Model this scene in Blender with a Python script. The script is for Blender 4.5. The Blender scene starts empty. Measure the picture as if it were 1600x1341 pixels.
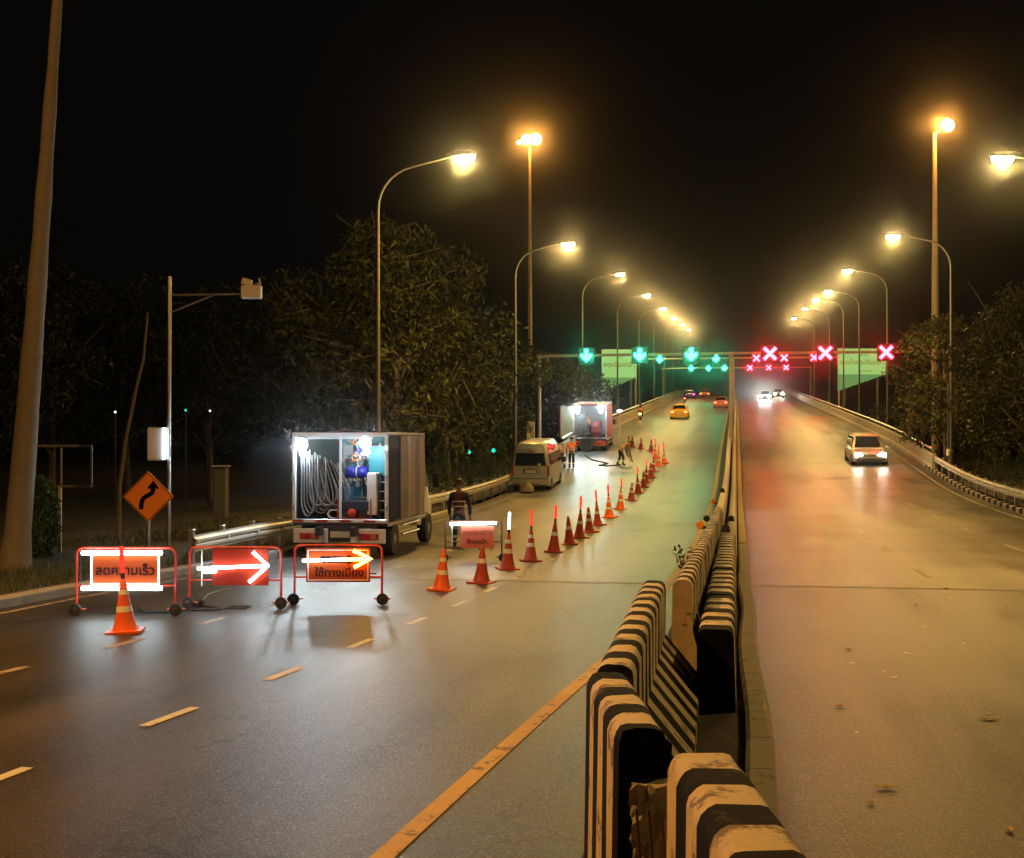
import bpy, math, random
import numpy as np
from mathutils import Vector, Matrix

random.seed(7)
rng = np.random.default_rng(7)
S = bpy.context.scene
COL = S.collection
PI = math.pi

# ------------------------------------------------------------------ camera, world, exposure
CAM_H, YH, FPX = 2.2, 690.0, 2000.0
YAW = math.radians(9.93)
cam = bpy.data.objects.new('camera', bpy.data.cameras.new('camera'))
COL.objects.link(cam)
cam.data.sensor_width = 36.0
cam.data.lens = 45.0
cam.data.clip_end = 3000
cam.location = (0, 0, CAM_H)
cam.rotation_euler = (PI / 2 + math.atan((YH - 670.5) / FPX), 0, YAW)
S.camera = cam

world = bpy.data.worlds.new('World')
S.world = world
world.use_nodes = True
bg = world.node_tree.nodes['Background']
bg.inputs['Color'].default_value = (1.0, 0.92, 0.85, 1)
bg.inputs['Strength'].default_value = 0.0022

S.view_settings.view_transform = 'Standard'
S.view_settings.look = 'None'
S.view_settings.gamma = 1
S.view_settings.use_curve_mapping = False
S.view_settings.exposure = -0.45
cy = S.cycles
cy.max_bounces, cy.diffuse_bounces, cy.glossy_bounces, cy.transmission_bounces = 5, 2, 3, 3
cy.volume_bounces = 0
cy.sample_clamp_indirect = 4
cy.sample_clamp_direct = 0
cy.use_denoising = True
cy.caustics_reflective = cy.caustics_refractive = False
cy.use_light_tree = True

SODIUM = (1.0, 0.55, 0.11)
AMBER = (1.0, 0.42, 0.075)
LAMP_W = 5200.0
BULB_W = 1700.0
HAZE_D, HAZE_G = 0.00055, 0.988

# ------------------------------------------------------------------ road profile and placing
_ky = [-60, 2, 8, 15, 25, 35, 45, 55, 62, 75, 85, 100, 235, 260, 285, 320, 480]
_ks = [0, 0, -.005, -.02, -.01, 0, .01, .04, .075, .08, .062, .056, .056, .025, 0, -.03, -.03]
_Y = np.arange(-60, 480.5, 0.5)
_sl = np.interp(_Y, _ky, _ks)
_Z = np.concatenate([[0], np.cumsum((_sl[1:] + _sl[:-1]) * .25)])
def zr(y): return float(np.interp(y, _Y, _Z))
def slope(y): return float(np.interp(y, _ky, _ks))
def at(px, d):
    """world x, y of picture column px at depth d along the camera's axis"""
    u = (px - 800) / FPX
    return d * (-math.sin(YAW) + u * math.cos(YAW)), d * (math.cos(YAW) + u * math.sin(YAW))
def zat(py, d): return CAM_H + (YH - py) * d / FPX
def road(px, py, lo=3.0, hi=240.0):
    """the first point of the road surface met at a picture position"""
    d = lo
    while d < hi:
        x, y = at(px, d)
        if zat(py, d) <= zr(y): break
        d += .02
    return x, y, zr(y), d
GZ = -0.62

# ------------------------------------------------------------------ materials
MATS = {}
def mat(name, col, rough=.6, metal=0., var=.25, scale=6., bump=0., emit=None, strength=0., spec=.5, dirt=None, coat=0.):
    """principled material whose colour is broken up by noise; dirt = (colour, threshold)"""
    if name in MATS: return MATS[name]
    m = bpy.data.materials.new(name); m.use_nodes = True
    nt = m.node_tree; N, L = nt.nodes, nt.links
    p = N['Principled BSDF']
    p.inputs['Roughness'].default_value = rough
    p.inputs['Metallic'].default_value = metal
    p.inputs['Specular IOR Level'].default_value = spec
    p.inputs['Coat Weight'].default_value = coat
    tc = N.new('ShaderNodeTexCoord')
    nz = N.new('ShaderNodeTexNoise'); nz.inputs['Scale'].default_value = scale; nz.inputs['Detail'].default_value = 5
    L.new(tc.outputs['Object'], nz.inputs['Vector'])
    mx = N.new('ShaderNodeMix'); mx.data_type = 'RGBA'
    c = list(col) + [1]
    mx.inputs['A'].default_value = [max(0, v * (1 - var)) for v in c[:3]] + [1]
    mx.inputs['B'].default_value = [min(1, v * (1 + var)) for v in c[:3]] + [1]
    L.new(nz.outputs['Fac'], mx.inputs['Factor'])
    out = mx.outputs['Result']
    if dirt:
        n2 = N.new('ShaderNodeTexNoise'); n2.inputs['Scale'].default_value = scale * .7; n2.inputs['Detail'].default_value = 8; n2.inputs['Roughness'].default_value = .7
        L.new(tc.outputs['Object'], n2.inputs['Vector'])
        rp = N.new('ShaderNodeValToRGB'); rp.color_ramp.elements[0].position = dirt[1]; rp.color_ramp.elements[1].position = dirt[1] + .06
        L.new(n2.outputs['Fac'], rp.inputs['Fac'])
        m2 = N.new('ShaderNodeMix'); m2.data_type = 'RGBA'; m2.inputs['B'].default_value = list(dirt[0]) + [1]
        L.new(rp.outputs['Color'], m2.inputs['Factor']); L.new(out, m2.inputs['A'])
        out = m2.outputs['Result']
    L.new(out, p.inputs['Base Color'])
    rr = N.new('ShaderNodeMapRange'); rr.inputs['To Min'].default_value = max(.03, rough - .12); rr.inputs['To Max'].default_value = min(1, rough + .12)
    L.new(nz.outputs['Fac'], rr.inputs['Value']); L.new(rr.outputs['Result'], p.inputs['Roughness'])
    if bump:
        bp = N.new('ShaderNodeBump'); bp.inputs['Strength'].default_value = bump; bp.inputs['Distance'].default_value = .02
        L.new(nz.outputs['Fac'], bp.inputs['Height']); L.new(bp.outputs['Normal'], p.inputs['Normal'])
    if emit:
        p.inputs['Emission Color'].default_value = list(emit) + [1]
        p.inputs['Emission Strength'].default_value = strength
    MATS[name] = m
    return m

def asphalt(name, dark, light, rough, grain, warm=(1, .97, .92), spec=.36):
    m = bpy.data.materials.new(name); m.use_nodes = True
    nt = m.node_tree; N, L = nt.nodes, nt.links
    p = N['Principled BSDF']
    tc = N.new('ShaderNodeTexCoord')
    def noise(s, d, vec=None, r=.5):
        n = N.new('ShaderNodeTexNoise'); n.inputs['Scale'].default_value = s; n.inputs['Detail'].default_value = d; n.inputs['Roughness'].default_value = r
        L.new(vec if vec else tc.outputs['Object'], n.inputs['Vector']); return n.outputs['Fac']
    mp = N.new('ShaderNodeMapping'); mp.inputs['Scale'].default_value = (1, .06, 1); L.new(tc.outputs['Object'], mp.inputs['Vector'])
    streak = noise(1.1, 4, mp.outputs['Vector'])           # long worn bands along the lanes
    big = noise(.35, 4)
    fine = noise(grain, 3, r=.7)
    vo = N.new('ShaderNodeTexVoronoi'); vo.inputs['Scale'].default_value = grain * .9; L.new(tc.outputs['Object'], vo.inputs['Vector'])
    def mth(op, a, b):
        n = N.new('ShaderNodeMath'); n.operation = op
        for i, v in enumerate((a, b)):
            if isinstance(v, (int, float)): n.inputs[i].default_value = v
            else: L.new(v, n.inputs[i])
        return n.outputs[0]
    s = mth('ADD', mth('MULTIPLY', streak, .45), mth('MULTIPLY', big, .35))
    s = mth('ADD', s, mth('MULTIPLY', fine, .42))
    rp = N.new('ShaderNodeMapRange'); rp.inputs['From Min'].default_value = .46; rp.inputs['From Max'].default_value = .78
    L.new(s, rp.inputs['Value'])
    mx = N.new('ShaderNodeMix'); mx.data_type = 'RGBA'
    mx.inputs['A'].default_value = [dark * w for w in warm] + [1]; mx.inputs['B'].default_value = [light * w for w in warm] + [1]
    L.new(rp.outputs['Result'], mx.inputs['Factor'])
    # stains of tar and oil
    st = noise(.8, 9, r=.72)
    sr = N.new('ShaderNodeMapRange'); sr.inputs['From Min'].default_value = .60; sr.inputs['From Max'].default_value = .70; L.new(st, sr.inputs['Value'])
    m2 = N.new('ShaderNodeMix'); m2.data_type = 'RGBA'; m2.inputs['B'].default_value = (dark * .5, dark * .5, dark * .5, 1)
    L.new(mth('MULTIPLY', sr.outputs['Result'], .6), m2.inputs['Factor']); L.new(mx.outputs['Result'], m2.inputs['A'])
    wp = N.new('ShaderNodeTexNoise'); wp.inputs['Scale'].default_value = 1.3; wp.inputs['Detail'].default_value = 6; L.new(tc.outputs['Object'], wp.inputs['Vector'])
    va = N.new('ShaderNodeVectorMath'); va.operation = 'MULTIPLY_ADD'; va.inputs[1].default_value = (1.6, 1.6, 0); L.new(wp.outputs['Color'], va.inputs[0]); L.new(tc.outputs['Object'], va.inputs[2])
    vc = N.new('ShaderNodeTexVoronoi'); vc.feature = 'DISTANCE_TO_EDGE'; vc.inputs['Scale'].default_value = .22; L.new(va.outputs[0], vc.inputs['Vector'])
    ck = N.new('ShaderNodeMapRange'); ck.inputs['From Min'].default_value = .0015; ck.inputs['From Max'].default_value = .006; ck.inputs['To Min'].default_value = .8; ck.inputs['To Max'].default_value = 0; L.new(vc.outputs['Distance'], ck.inputs['Value'])
    m3 = N.new('ShaderNodeMix'); m3.data_type = 'RGBA'; m3.inputs['B'].default_value = (.006, .006, .006, 1)
    L.new(ck.outputs['Result'], m3.inputs['Factor']); L.new(m2.outputs['Result'], m3.inputs['A'])
    sx = N.new('ShaderNodeSeparateXYZ'); L.new(tc.outputs['Object'], sx.inputs[0])
    wv = mth('SINE', mth('ADD', mth('MULTIPLY', sx.outputs['X'], 4.1), mth('MULTIPLY', big, 3)), 0)
    m4 = N.new('ShaderNodeMix'); m4.data_type = 'RGBA'; m4.blend_type = 'MULTIPLY'; m4.inputs['B'].default_value = (.62, .62, .62, 1)
    wf = N.new('ShaderNodeMapRange'); wf.inputs['From Min'].default_value = -1; L.new(wv, wf.inputs['Value'])
    L.new(wf.outputs['Result'], m4.inputs['Factor']); L.new(m3.outputs['Result'], m4.inputs['A'])
    sp = N.new('ShaderNodeSeparateColor'); L.new(vo.outputs['Color'], sp.inputs[0])
    sg = N.new('ShaderNodeMapRange'); sg.inputs['From Min'].default_value = .80; sg.inputs['From Max'].default_value = 1.0; sg.inputs['To Max'].default_value = .75; L.new(sp.outputs[0], sg.inputs['Value'])
    m5 = N.new('ShaderNodeMix'); m5.data_type = 'RGBA'; m5.inputs['B'].default_value = [.26 * w for w in warm] + [1]
    L.new(sg.outputs['Result'], m5.inputs['Factor']); L.new(m4.outputs['Result'], m5.inputs['A'])
    L.new(m5.outputs['Result'], p.inputs['Base Color'])
    rr = N.new('ShaderNodeMapRange'); rr.inputs['To Min'].default_value = rough - .10; rr.inputs['To Max'].default_value = rough + .16
    L.new(mth('ADD', mth('MULTIPLY', streak, .6), mth('MULTIPLY', big, .4)), rr.inputs['Value']); L.new(rr.outputs['Result'], p.inputs['Roughness'])
    bp = N.new('ShaderNodeBump'); bp.inputs['Strength'].default_value = .5; bp.inputs['Distance'].default_value = .004
    L.new(mth('ADD', vo.outputs['Distance'], fine), bp.inputs['Height']); L.new(bp.outputs['Normal'], p.inputs['Normal'])
    so = N.new('ShaderNodeMapRange'); so.inputs['From Min'].default_value = .40; so.inputs['From Max'].default_value = .62
    so.inputs['To Min'].default_value = spec * .45; so.inputs['To Max'].default_value = spec * 1.6
    L.new(mth('ADD', mth('MULTIPLY', streak, .65), mth('MULTIPLY', big, .35)), so.inputs['Value']); L.new(so.outputs['Result'], p.inputs['Specular IOR Level'])
    return m

M_asph = asphalt('asphalt', .012, .075, .36, 130, spec=.22)
M_asph2 = asphalt('oncoming side asphalt', .008, .055, .34, 120, (1, .92, .78), spec=.24)  # darker, yellower variant of the asphalt for the oncoming side before the joint
M_deck = asphalt('deck surface', .05, .16, .36, 70, (1, .96, .88), spec=.28)
M_patch = asphalt('patch asphalt', .010, .05, .40, 110, spec=.2)
M_conc = mat('concrete', (.32, .30, .27), .85, var=.35, scale=4, bump=.3, dirt=((.14, .13, .11), .6))
M_par = mat('parapet concrete', (.42, .39, .33), .8, var=.3, scale=2, bump=.2, dirt=((.2, .18, .15), .62))
M_soil = mat('soil', (.05, .045, .03), .95, var=.4, scale=3, bump=.5)
M_median = mat('median ground', (.035, .032, .03), .9, var=.5, scale=5, bump=.6)
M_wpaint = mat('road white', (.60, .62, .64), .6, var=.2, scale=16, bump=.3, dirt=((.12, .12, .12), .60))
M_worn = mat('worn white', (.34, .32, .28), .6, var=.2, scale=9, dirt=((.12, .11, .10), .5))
M_ypaint = mat('road yellow', (.52, .34, .05), .6, var=.2, scale=9, bump=.3, dirt=((.12, .09, .05), .56))
M_bwhite = mat('barrier white', (.62, .55, .44), .7, var=.22, scale=7, bump=.35, dirt=((.20, .16, .12), .54))
M_bblack = mat('barrier black', (.007, .007, .008), .85, var=.4, scale=6, bump=.35, spec=.15, dirt=((.08, .07, .06), .62))
M_rail = mat('rail steel', (.62, .60, .56), .42, .35, var=.15, scale=2, dirt=((.30, .26, .2), .66))
M_galv = mat('galvanised steel', (.55, .56, .56), .38, 1., var=.2, scale=3)
M_pole = mat('pole steel', (.13, .125, .115), .55, .2, var=.2, scale=2)
M_mast = mat('mast paint', (.5, .4, .28), .6, .2, var=.2, scale=2)
M_black = mat('black rubber', (.018, .018, .018), .7, var=.4, scale=12)
M_dark = mat('dark metal', (.045, .045, .05), .5, .4, var=.3)
M_red = mat('red enamel', (.50, .035, .025), .4, var=.2, scale=8)
M_orange = mat('cone orange', (.78, .13, .02), .5, var=.15, scale=6, dirt=((.25, .06, .03), .66))
M_dcone = mat('faded cone red', (.42, .045, .025), .55, var=.2, scale=6, dirt=((.14, .03, .02), .62))
M_board = mat('sign orange', (.30, .040, .005), .6, var=.05, scale=4, spec=.08)
M_bred = mat('sign red orange', (.21, .012, .003), .6, var=.06, scale=4, spec=.08)
M_refl = mat('reflective white', (.8, .8, .78), .35, var=.08)
M_white = mat('white enamel', (.72, .73, .72), .4, var=.08, scale=3, dirt=((.35, .34, .31), .68))
M_ink = mat('sign black', (.004, .004, .005), .9, var=.2, spec=.04)
M_glass = mat('dark glass', (.01, .011, .013), .08, var=.2)
M_chrome = mat('chrome', (.75, .75, .75), .15, 1., var=.05)
M_tail = mat('tail lamp red', (.45, .02, .02), .25, var=.1)
M_bark = mat('bark', (.16, .135, .105), .9, var=.4, scale=7, bump=.6)
M_palebark = mat('pale bark', (.19, .18, .16), .85, var=.25, scale=5, bump=.4, dirt=((.16, .14, .11), .6))
M_skin = mat('skin', (.30, .16, .10), .6, var=.1)
M_navy = mat('navy cloth', (.02, .022, .035), .85, var=.3, scale=20)
M_vest = mat('vest orange', (.85, .20, .02), .7, var=.12, scale=15)
M_hair = mat('hair', (.012, .010, .009), .6, var=.2)
M_hose = mat('grey hose', (.20, .21, .23), .4, var=.2, scale=25)
M_tarp = mat('silver tarp', (.26, .235, .20), .33, .45, var=.25, scale=2.5, bump=.55)
M_navytarp = mat('navy tarp', (.022, .024, .055), .75, var=.4, scale=5, bump=.6, spec=.12)
M_teal = mat('teal panel', (.02, .26, .34), .45, var=.15)
M_blue = mat('blue drum', (.02, .03, .40), .35, var=.15)
M_steel = mat('machine steel', (.35, .36, .37), .4, .7, var=.3, scale=10)
M_wood = mat('weathered post', (.30, .17, .10), .85, var=.3, scale=6)

def emis(name, col, strength):
    if name in MATS: return MATS[name]
    m = bpy.data.materials.new(name); m.use_nodes = True
    N, L = m.node_tree.nodes, m.node_tree.links
    N.remove(N['Principled BSDF'])
    e = N.new('ShaderNodeEmission'); e.inputs['Color'].default_value = list(col) + [1]; e.inputs['Strength'].default_value = strength
    L.new(e.outputs[0], N['Material Output'].inputs['Surface'])
    MATS[name] = m
    return m
E_lamp = emis('street lamp glass', (1, .72, .30), 130)
E_mast = emis('mast lamp glass', (1, .45, .07), 330)
E_tube = emis('white tube', (.74, .95, 1.0), 40)
E_flood = emis('flood lamp', (.78, .94, 1.0), 720)
E_flood2 = emis('far flood lamp', (.82, .96, 1.0), 560)
E_glow = emis('flood bulb', (.82, .94, 1.0), 170)  # extra glow added to brighten the truck interiors
E_amber = emis('amber tube', (1, .42, .06), 20)
E_green = emis('green signal', (.006, 1, .42), 125)
E_redx = emis('red signal', (1, .008, .02), 150)
E_head = emis('headlamp', (1, .90, .70), 130)
E_headw = emis('far headlamp', (.95, .97, .95), 3600)
E_tail = emis('lit tail lamp', (1, .10, .03), 14)
E_baton = emis('red baton', (1, .03, .014), 2.2)
E_wbaton = emis('white baton', (.9, .97, 1), 7)
E_sign = emis('glow painted sign', (.50, .92, .26), .85)  # lamplight falling on the boards, put in as emission
E_signlow = emis('glow painted sign base', (.30, .70, .20), .55)  # dimmer painted glow for the slanted lower part of the boards
E_cyan = emis('small green lamp', (.03, .9, .6), 1.6)
E_small = emis('small white lamp', (1, .95, .85), 2.2)
E_magenta = emis('magenta lamp', (.8, .05, .7), 14)
E_red = emis('red marker', (1, .06, .05), 3)

def leafmat(name, c1, c2):
    m = bpy.data.materials.new(name); m.use_nodes = True
    N, L = m.node_tree.nodes, m.node_tree.links
    p = N['Principled BSDF']; p.inputs['Roughness'].default_value = .5; p.inputs['Specular IOR Level'].default_value = .25
    g = N.new('ShaderNodeNewGeometry')
    rp = N.new('ShaderNodeMix'); rp.data_type = 'RGBA'; rp.inputs['A'].default_value = list(c1) + [1]; rp.inputs['B'].default_value = list(c2) + [1]
    L.new(g.outputs['Random Per Island'], rp.inputs['Factor']); L.new(rp.outputs['Result'], p.inputs['Base Color'])
    t = N.new('ShaderNodeBsdfTranslucent'); L.new(rp.outputs['Result'], t.inputs['Color'])
    mx = N.new('ShaderNodeMixShader'); mx.inputs[0].default_value = .25
    L.new(p.outputs[0], mx.inputs[1]); L.new(t.outputs[0], mx.inputs[2]); L.new(mx.outputs[0], N['Material Output'].inputs['Surface'])
    return m
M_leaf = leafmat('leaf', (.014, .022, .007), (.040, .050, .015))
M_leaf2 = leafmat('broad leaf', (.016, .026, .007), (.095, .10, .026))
M_leaf3 = leafmat('clipped leaf', (.03, .06, .015), (.06, .10, .03))
M_grass = leafmat('grass blade', (.04, .06, .015), (.09, .11, .035))
M_dry = leafmat('dry leaf', (.40, .32, .14), (.75, .66, .40))

# ------------------------------------------------------------------ mesh helpers
class MB:
    def __init__(s): s.v, s.f, s.m = [], [], []
    def add(s, v, f, mi=0):
        o = len(s.v); s.v += [tuple(p) for p in v]; s.f += [tuple(i + o for i in q) for q in f]; s.m += [mi] * len(f); return s
    def box(s, c, d, mi=0, rz=0, rx=0, ry=0):
        x, y, z = d[0] / 2, d[1] / 2, d[2] / 2
        R = Matrix.Rotation(rz, 3, 'Z') @ Matrix.Rotation(rx, 3, 'X') @ Matrix.Rotation(ry, 3, 'Y')
        b = min(x, y, z) * .18
        P, F = [], []
        # chamfered box: 24 points
        idx = {}
        for sx in (-1, 1):
            for sy in (-1, 1):
                for sz in (-1, 1):
                    for k, (bx, by, bz) in enumerate(((0, b, b), (b, 0, b), (b, b, 0))):
                        idx[(sx, sy, sz, k)] = len(P)
                        P.append(R @ Vector((sx * (x - bx), sy * (y - by), sz * (z - bz))) + Vector(c))
        for sg in (-1, 1):
            for ax in range(3):
                q = []
                for a, bb in ((-1, -1), (1, -1), (1, 1), (-1, 1)):
                    k = [0, 0, 0]; k[ax] = sg; k[(ax + 1) % 3] = a; k[(ax + 2) % 3] = bb
                    q.append(idx[(k[0], k[1], k[2], ax)])
                F.append(q if sg > 0 else q[::-1])
        for ax in range(3):
            b1, b2 = (ax + 1) % 3, (ax + 2) % 3
            for s1 in (-1, 1):
                for s2 in (-1, 1):
                    q = []
                    for e, kk in ((-1, b1), (1, b1), (1, b2), (-1, b2)):
                        k = [0, 0, 0]; k[ax] = e; k[b1] = s1; k[b2] = s2
                        q.append(idx[(k[0], k[1], k[2], kk)])
                    F.append(q if s1 * s2 > 0 else q[::-1])
        for sx in (-1, 1):
            for sy in (-1, 1):
                for sz in (-1, 1):
                    q = [idx[(sx, sy, sz, k)] for k in range(3)]
                    F.append(q if sx * sy * sz > 0 else q[::-1])
        return s.add(P, F, mi)
    def tube(s, pts, r, n=8, mi=0, cap=True, closed=False):
        pts = [Vector(p) for p in pts]; k = len(pts)
        rs = r if isinstance(r, (list, tuple)) else [r] * k
        P, F = [], []
        ref = None
        for i, p in enumerate(pts):
            if closed: t = pts[(i + 1) % k] - pts[i - 1]
            else: t = pts[min(i + 1, k - 1)] - pts[max(i - 1, 0)]
            t.normalize()
            if ref is None: ref = Vector((0, 0, 1)) if abs(t.z) < .9 else Vector((1, 0, 0))
            a = t.cross(ref); a.normalize(); b = a.cross(t); ref = b
            for j in range(n):
                an = 2 * PI * j / n
                P.append(p + (a * math.cos(an) + b * math.sin(an)) * rs[i])
        for i in range(k if closed else k - 1):
            i2 = (i + 1) % k
            for j in range(n):
                j2 = (j + 1) % n
                F.append((i * n + j, i * n + j2, i2 * n + j2, i2 * n + j))
        if cap and not closed:
            F.append(tuple(range(n))[::-1]); F.append(tuple((k - 1) * n + j for j in range(n)))
        return s.add(P, F, mi)
    def lathe(s, prof, n=20, c=(0, 0, 0), axis='Z', mi=0):
        P, F = [], []
        for (r, h) in prof:
            for j in range(n):
                a = 2 * PI * j / n
                q = (r * math.cos(a), r * math.sin(a), h)
                if axis == 'X': q = (h, q[0], q[1])
                elif axis == 'Y': q = (q[0], h, q[1])
                P.append((q[0] + c[0], q[1] + c[1], q[2] + c[2]))
        k = len(prof)
        for i in range(k - 1):
            for j in range(n):
                j2 = (j + 1) % n
                F.append((i * n + j, i * n + j2, (i + 1) * n + j2, (i + 1) * n + j))
        F.append(tuple(range(n))[::-1]); F.append(tuple((k - 1) * n + j for j in range(n)))
        return s.add(P, F, mi)
    def loft(s, secs, mi=0, cap=True, alt=None):
        """secs: closed rings of equal length"""
        n, k = len(secs[0]), len(secs)
        P = [p for q in secs for p in q]; F = []
        o = len(s.v)
        s.v += [tuple(p) for p in P]
        for i in range(k - 1):
            for j in range(n):
                j2 = (j + 1) % n
                s.f.append((o + i * n + j, o + i * n + j2, o + (i + 1) * n + j2, o + (i + 1) * n + j))
                s.m.append(alt[i] if alt else mi)
        if cap:
            s.f.append(tuple(o + j for j in range(n))[::-1]); s.m.append(alt[0] if alt else mi)
            s.f.append(tuple(o + (k - 1) * n + j for j in range(n))); s.m.append(alt[-1] if alt else mi)
        return s
    def prism(s, poly, y0, y1, mi=0):
        """polygon in x, z swept along y"""
        n = len(poly)
        P = [(x, y0, z) for x, z in poly] + [(x, y1, z) for x, z in poly]
        F = [tuple(range(n)), tuple(range(n, 2 * n))[::-1]] + [(i, i + n, (i + 1) % n + n, (i + 1) % n) for i in range(n)]
        return s.add(P, F, mi)
    def slab(s, q, t, mi=0):
        """thin plate on four corners, thickened along its normal"""
        q = [Vector(p) for p in q]
        nrm = (q[1] - q[0]).cross(q[2] - q[0]).normalized() * t
        P = q + [p + nrm for p in q]
        return s.add(P, [(3, 2, 1, 0), (4, 5, 6, 7)] + [(i, (i + 1) % 4, (i + 1) % 4 + 4, i + 4) for i in range(4)], mi)
    def obj(s, name, mats, parent=None, loc=None, smooth=False):
        me = bpy.data.meshes.new(name); me.from_pydata(s.v, [], s.f)
        for m in (mats if isinstance(mats, (list, tuple)) else [mats]): me.materials.append(m)
        me.polygons.foreach_set('material_index', s.m)
        if smooth:
            me.polygons.foreach_set('use_smooth', [True] * len(me.polygons))
            try: me.set_sharp_from_angle(angle=math.radians(42))
            except Exception: pass
        me.update()
        o = bpy.data.objects.new(name, me); COL.objects.link(o)
        if parent: o.parent = parent
        if loc: o.location = loc
        return o

def tag(o, label, cat, group=None):
    o['label'] = label; o['category'] = cat
    if group: o['group'] = group
    return o
def thing(name, label, cat, loc=(0, 0, 0), rz=0, group=None, rx=0):
    o = bpy.data.objects.new(name, None); COL.objects.link(o)
    o.location = loc; o.rotation_euler = (rx, 0, rz); o.empty_display_size = .1
    return tag(o, label, cat, group)
def struct(o, label=None):
    o['kind'] = 'structure'
    if label: o['label'] = label
    return o
def copy_tree(o, parent=None):
    c = o.copy(); COL.objects.link(c)
    if parent: c.parent = parent
    for ch in list(o.children): copy_tree(ch, c)
    return c
def text(body, size, loc, m, parent, rot=(PI / 2, 0, 0), width=None, bold=.0, name='lettering'):
    c = bpy.data.curves.new(name, 'FONT'); c.body = body; c.size = size; c.align_x = 'CENTER'; c.align_y = 'CENTER'
    c.extrude = .0015; c.offset = bold; c.resolution_u = 2; c.materials.append(m)
    o = bpy.data.objects.new(name, c); COL.objects.link(o); o.parent = parent; o.location = loc; o.rotation_euler = rot
    if width:
        bpy.context.view_layer.update()
        if o.dimensions.x > 0: o.scale = (width / o.dimensions.x,) * 2 + (1,)
    return o
ORD = 'first second third fourth fifth sixth seventh eighth ninth tenth eleventh twelfth thirteenth fourteenth fifteenth sixteenth seventeenth eighteenth nineteenth twentieth'.split()

# ------------------------------------------------------------------ ground and roads
def sheet(name, xl, xr, ys, m, dz=0., nx=2):
    """surface sheet following the road profile; xl and xr are functions of y"""
    b = MB(); P, F = [], []
    for y in ys:
        for i in range(nx):
            t = i / (nx - 1); P.append((xl(y) * (1 - t) + xr(y) * t, y, zr(y) + dz))
    for k in range(len(ys) - 1):
        for i in range(nx - 1):
            a = k * nx + i; F.append((a, a + 1, a + nx + 1, a + nx))
    b.add(P, F)
    o = b.obj(name, m, smooth=True)
    return o
g = MB(); g.add([(-700, -700, GZ), (700, -700, GZ), (700, 700, GZ), (-700, 700, GZ)], [(0, 1, 2, 3)])
struct(g.obj('ground', M_soil), 'dark bare ground beside the road')
def LX(y): return float(np.interp(y, [-60, 18, 26, 480], [-10.1, -10.1, -9.55, -9.55]))
JOINT = 21.9
yn = list(np.arange(-12, 21.9, .5)) + [JOINT]
yf = [JOINT] + list(np.arange(22.5, 470, 1.0))
struct(sheet('road', LX, lambda y: -.80, yn, M_asph, nx=6), 'dark asphalt carriageway before the expansion joint, work-zone side')
struct(sheet('road', LX, lambda y: -.80, yf, M_deck, nx=6), 'smoother paler carriageway climbing to the flyover, work-zone side')
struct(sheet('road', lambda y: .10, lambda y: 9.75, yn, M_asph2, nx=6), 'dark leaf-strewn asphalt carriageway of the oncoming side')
struct(sheet('road', lambda y: .10, lambda y: 9.75, yf, M_deck, nx=6), 'paler carriageway of the oncoming side on the flyover')
struct(sheet('median', lambda y: -.80, lambda y: .10, list(np.arange(-12, 470, 2.)), M_median, dz=.03), 'narrow dark median strip')
# ramp sides
for sx in (-1, 1):
    b = MB(); P, F = [], []
    ys = list(np.arange(40, 470, 3.))
    for y in ys: P += [(sx * 9.85, y, zr(y) - .02), (sx * 9.85, y, GZ - .3)]
    for k in range(len(ys) - 1): F.append((2 * k, 2 * k + 1, 2 * k + 3, 2 * k + 2))
    b.add(P, F); struct(b.obj('ramp_wall', M_conc), 'concrete side wall of the flyover ramp')
# verges
b = MB(); P, F = [], []
ys = list(np.arange(-12, 75, 1.))
offs = [0, .5, 1.6, 4., 9., 18.]
for y in ys:
    for k, o_ in enumerate(offs):
        h = .16 if k else .14
        zz = zr(y) + h + .1 * math.sin(y * .4 + k * 1.7) * (k > 1) if k < 4 else GZ + .15 * (k == 4) - .05 * (k == 5)
        zz = min(zz, .25)
        P.append((LX(y) - .22 - o_, y, zz))
for k in range(len(ys) - 1):
    for i in range(len(offs) - 1):
        a = k * len(offs) + i; F.append((a, a + len(offs), a + len(offs) + 1, a + 1))
b.add(P, F); struct(b.obj('verge', M_soil, smooth=True), 'dark grassy verge behind the kerb')
b = MB(); P, F = [], []
for y in ys:
    for k, o_ in enumerate(offs):
        zz = zr(y) + (.12 if k < 3 else 0) if k < 4 else GZ - .02
        zz = min(zz, .25)
        P.append((9.95 + o_, y, zz))
for k in range(len(ys) - 1):
    for i in range(len(offs) - 1):
        a = k * len(offs) + i; F.append((a, a + 1, a + len(offs) + 1, a + len(offs)))
b.add(P, F); struct(b.obj('verge', M_soil, smooth=True), 'dark planted verge behind the oncoming-side guard rail')

# kerbs: stone pieces laid one after the other
def kerb(xf, y0, y1, step, w, h, mats, label, wob=0.):
    root = bpy.data.objects.new('kerb', None); COL.objects.link(root); struct(root, label)
    y, k = y0, 0
    while y < y1:
        y2 = min(y + step, y1)
        b = MB(); xa, xb = xf(y), xf(y2)
        wa = random.uniform(-wob, wob)
        def ring(x, yy):
            z = zr(yy); return [(x - w / 2, yy, z - .1), (x + w / 2, yy, z - .1), (x + w / 2, yy, z + h * .8), (x + w / 2 - .03, yy, z + h), (x - w / 2 + .03, yy, z + h), (x - w / 2, yy, z + h * .8)]
        b.loft([ring(xa + wa, y + .006), ring(xb + wa, y2 - .006)])
        b.obj('kerbstone', mats[k % len(mats)], root)
        y = y2; k += 1
    return root
kerb(lambda y: LX(y) - .10, 6, 46, 1.0, .22, .15, [M_conc], 'grey concrete kerb along the grass verge')
M_ykerb = mat('worn yellow kerb', (.46, .34, .12), .7, var=.3, scale=5, bump=.2, dirt=((.25, .22, .17), .52))
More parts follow.
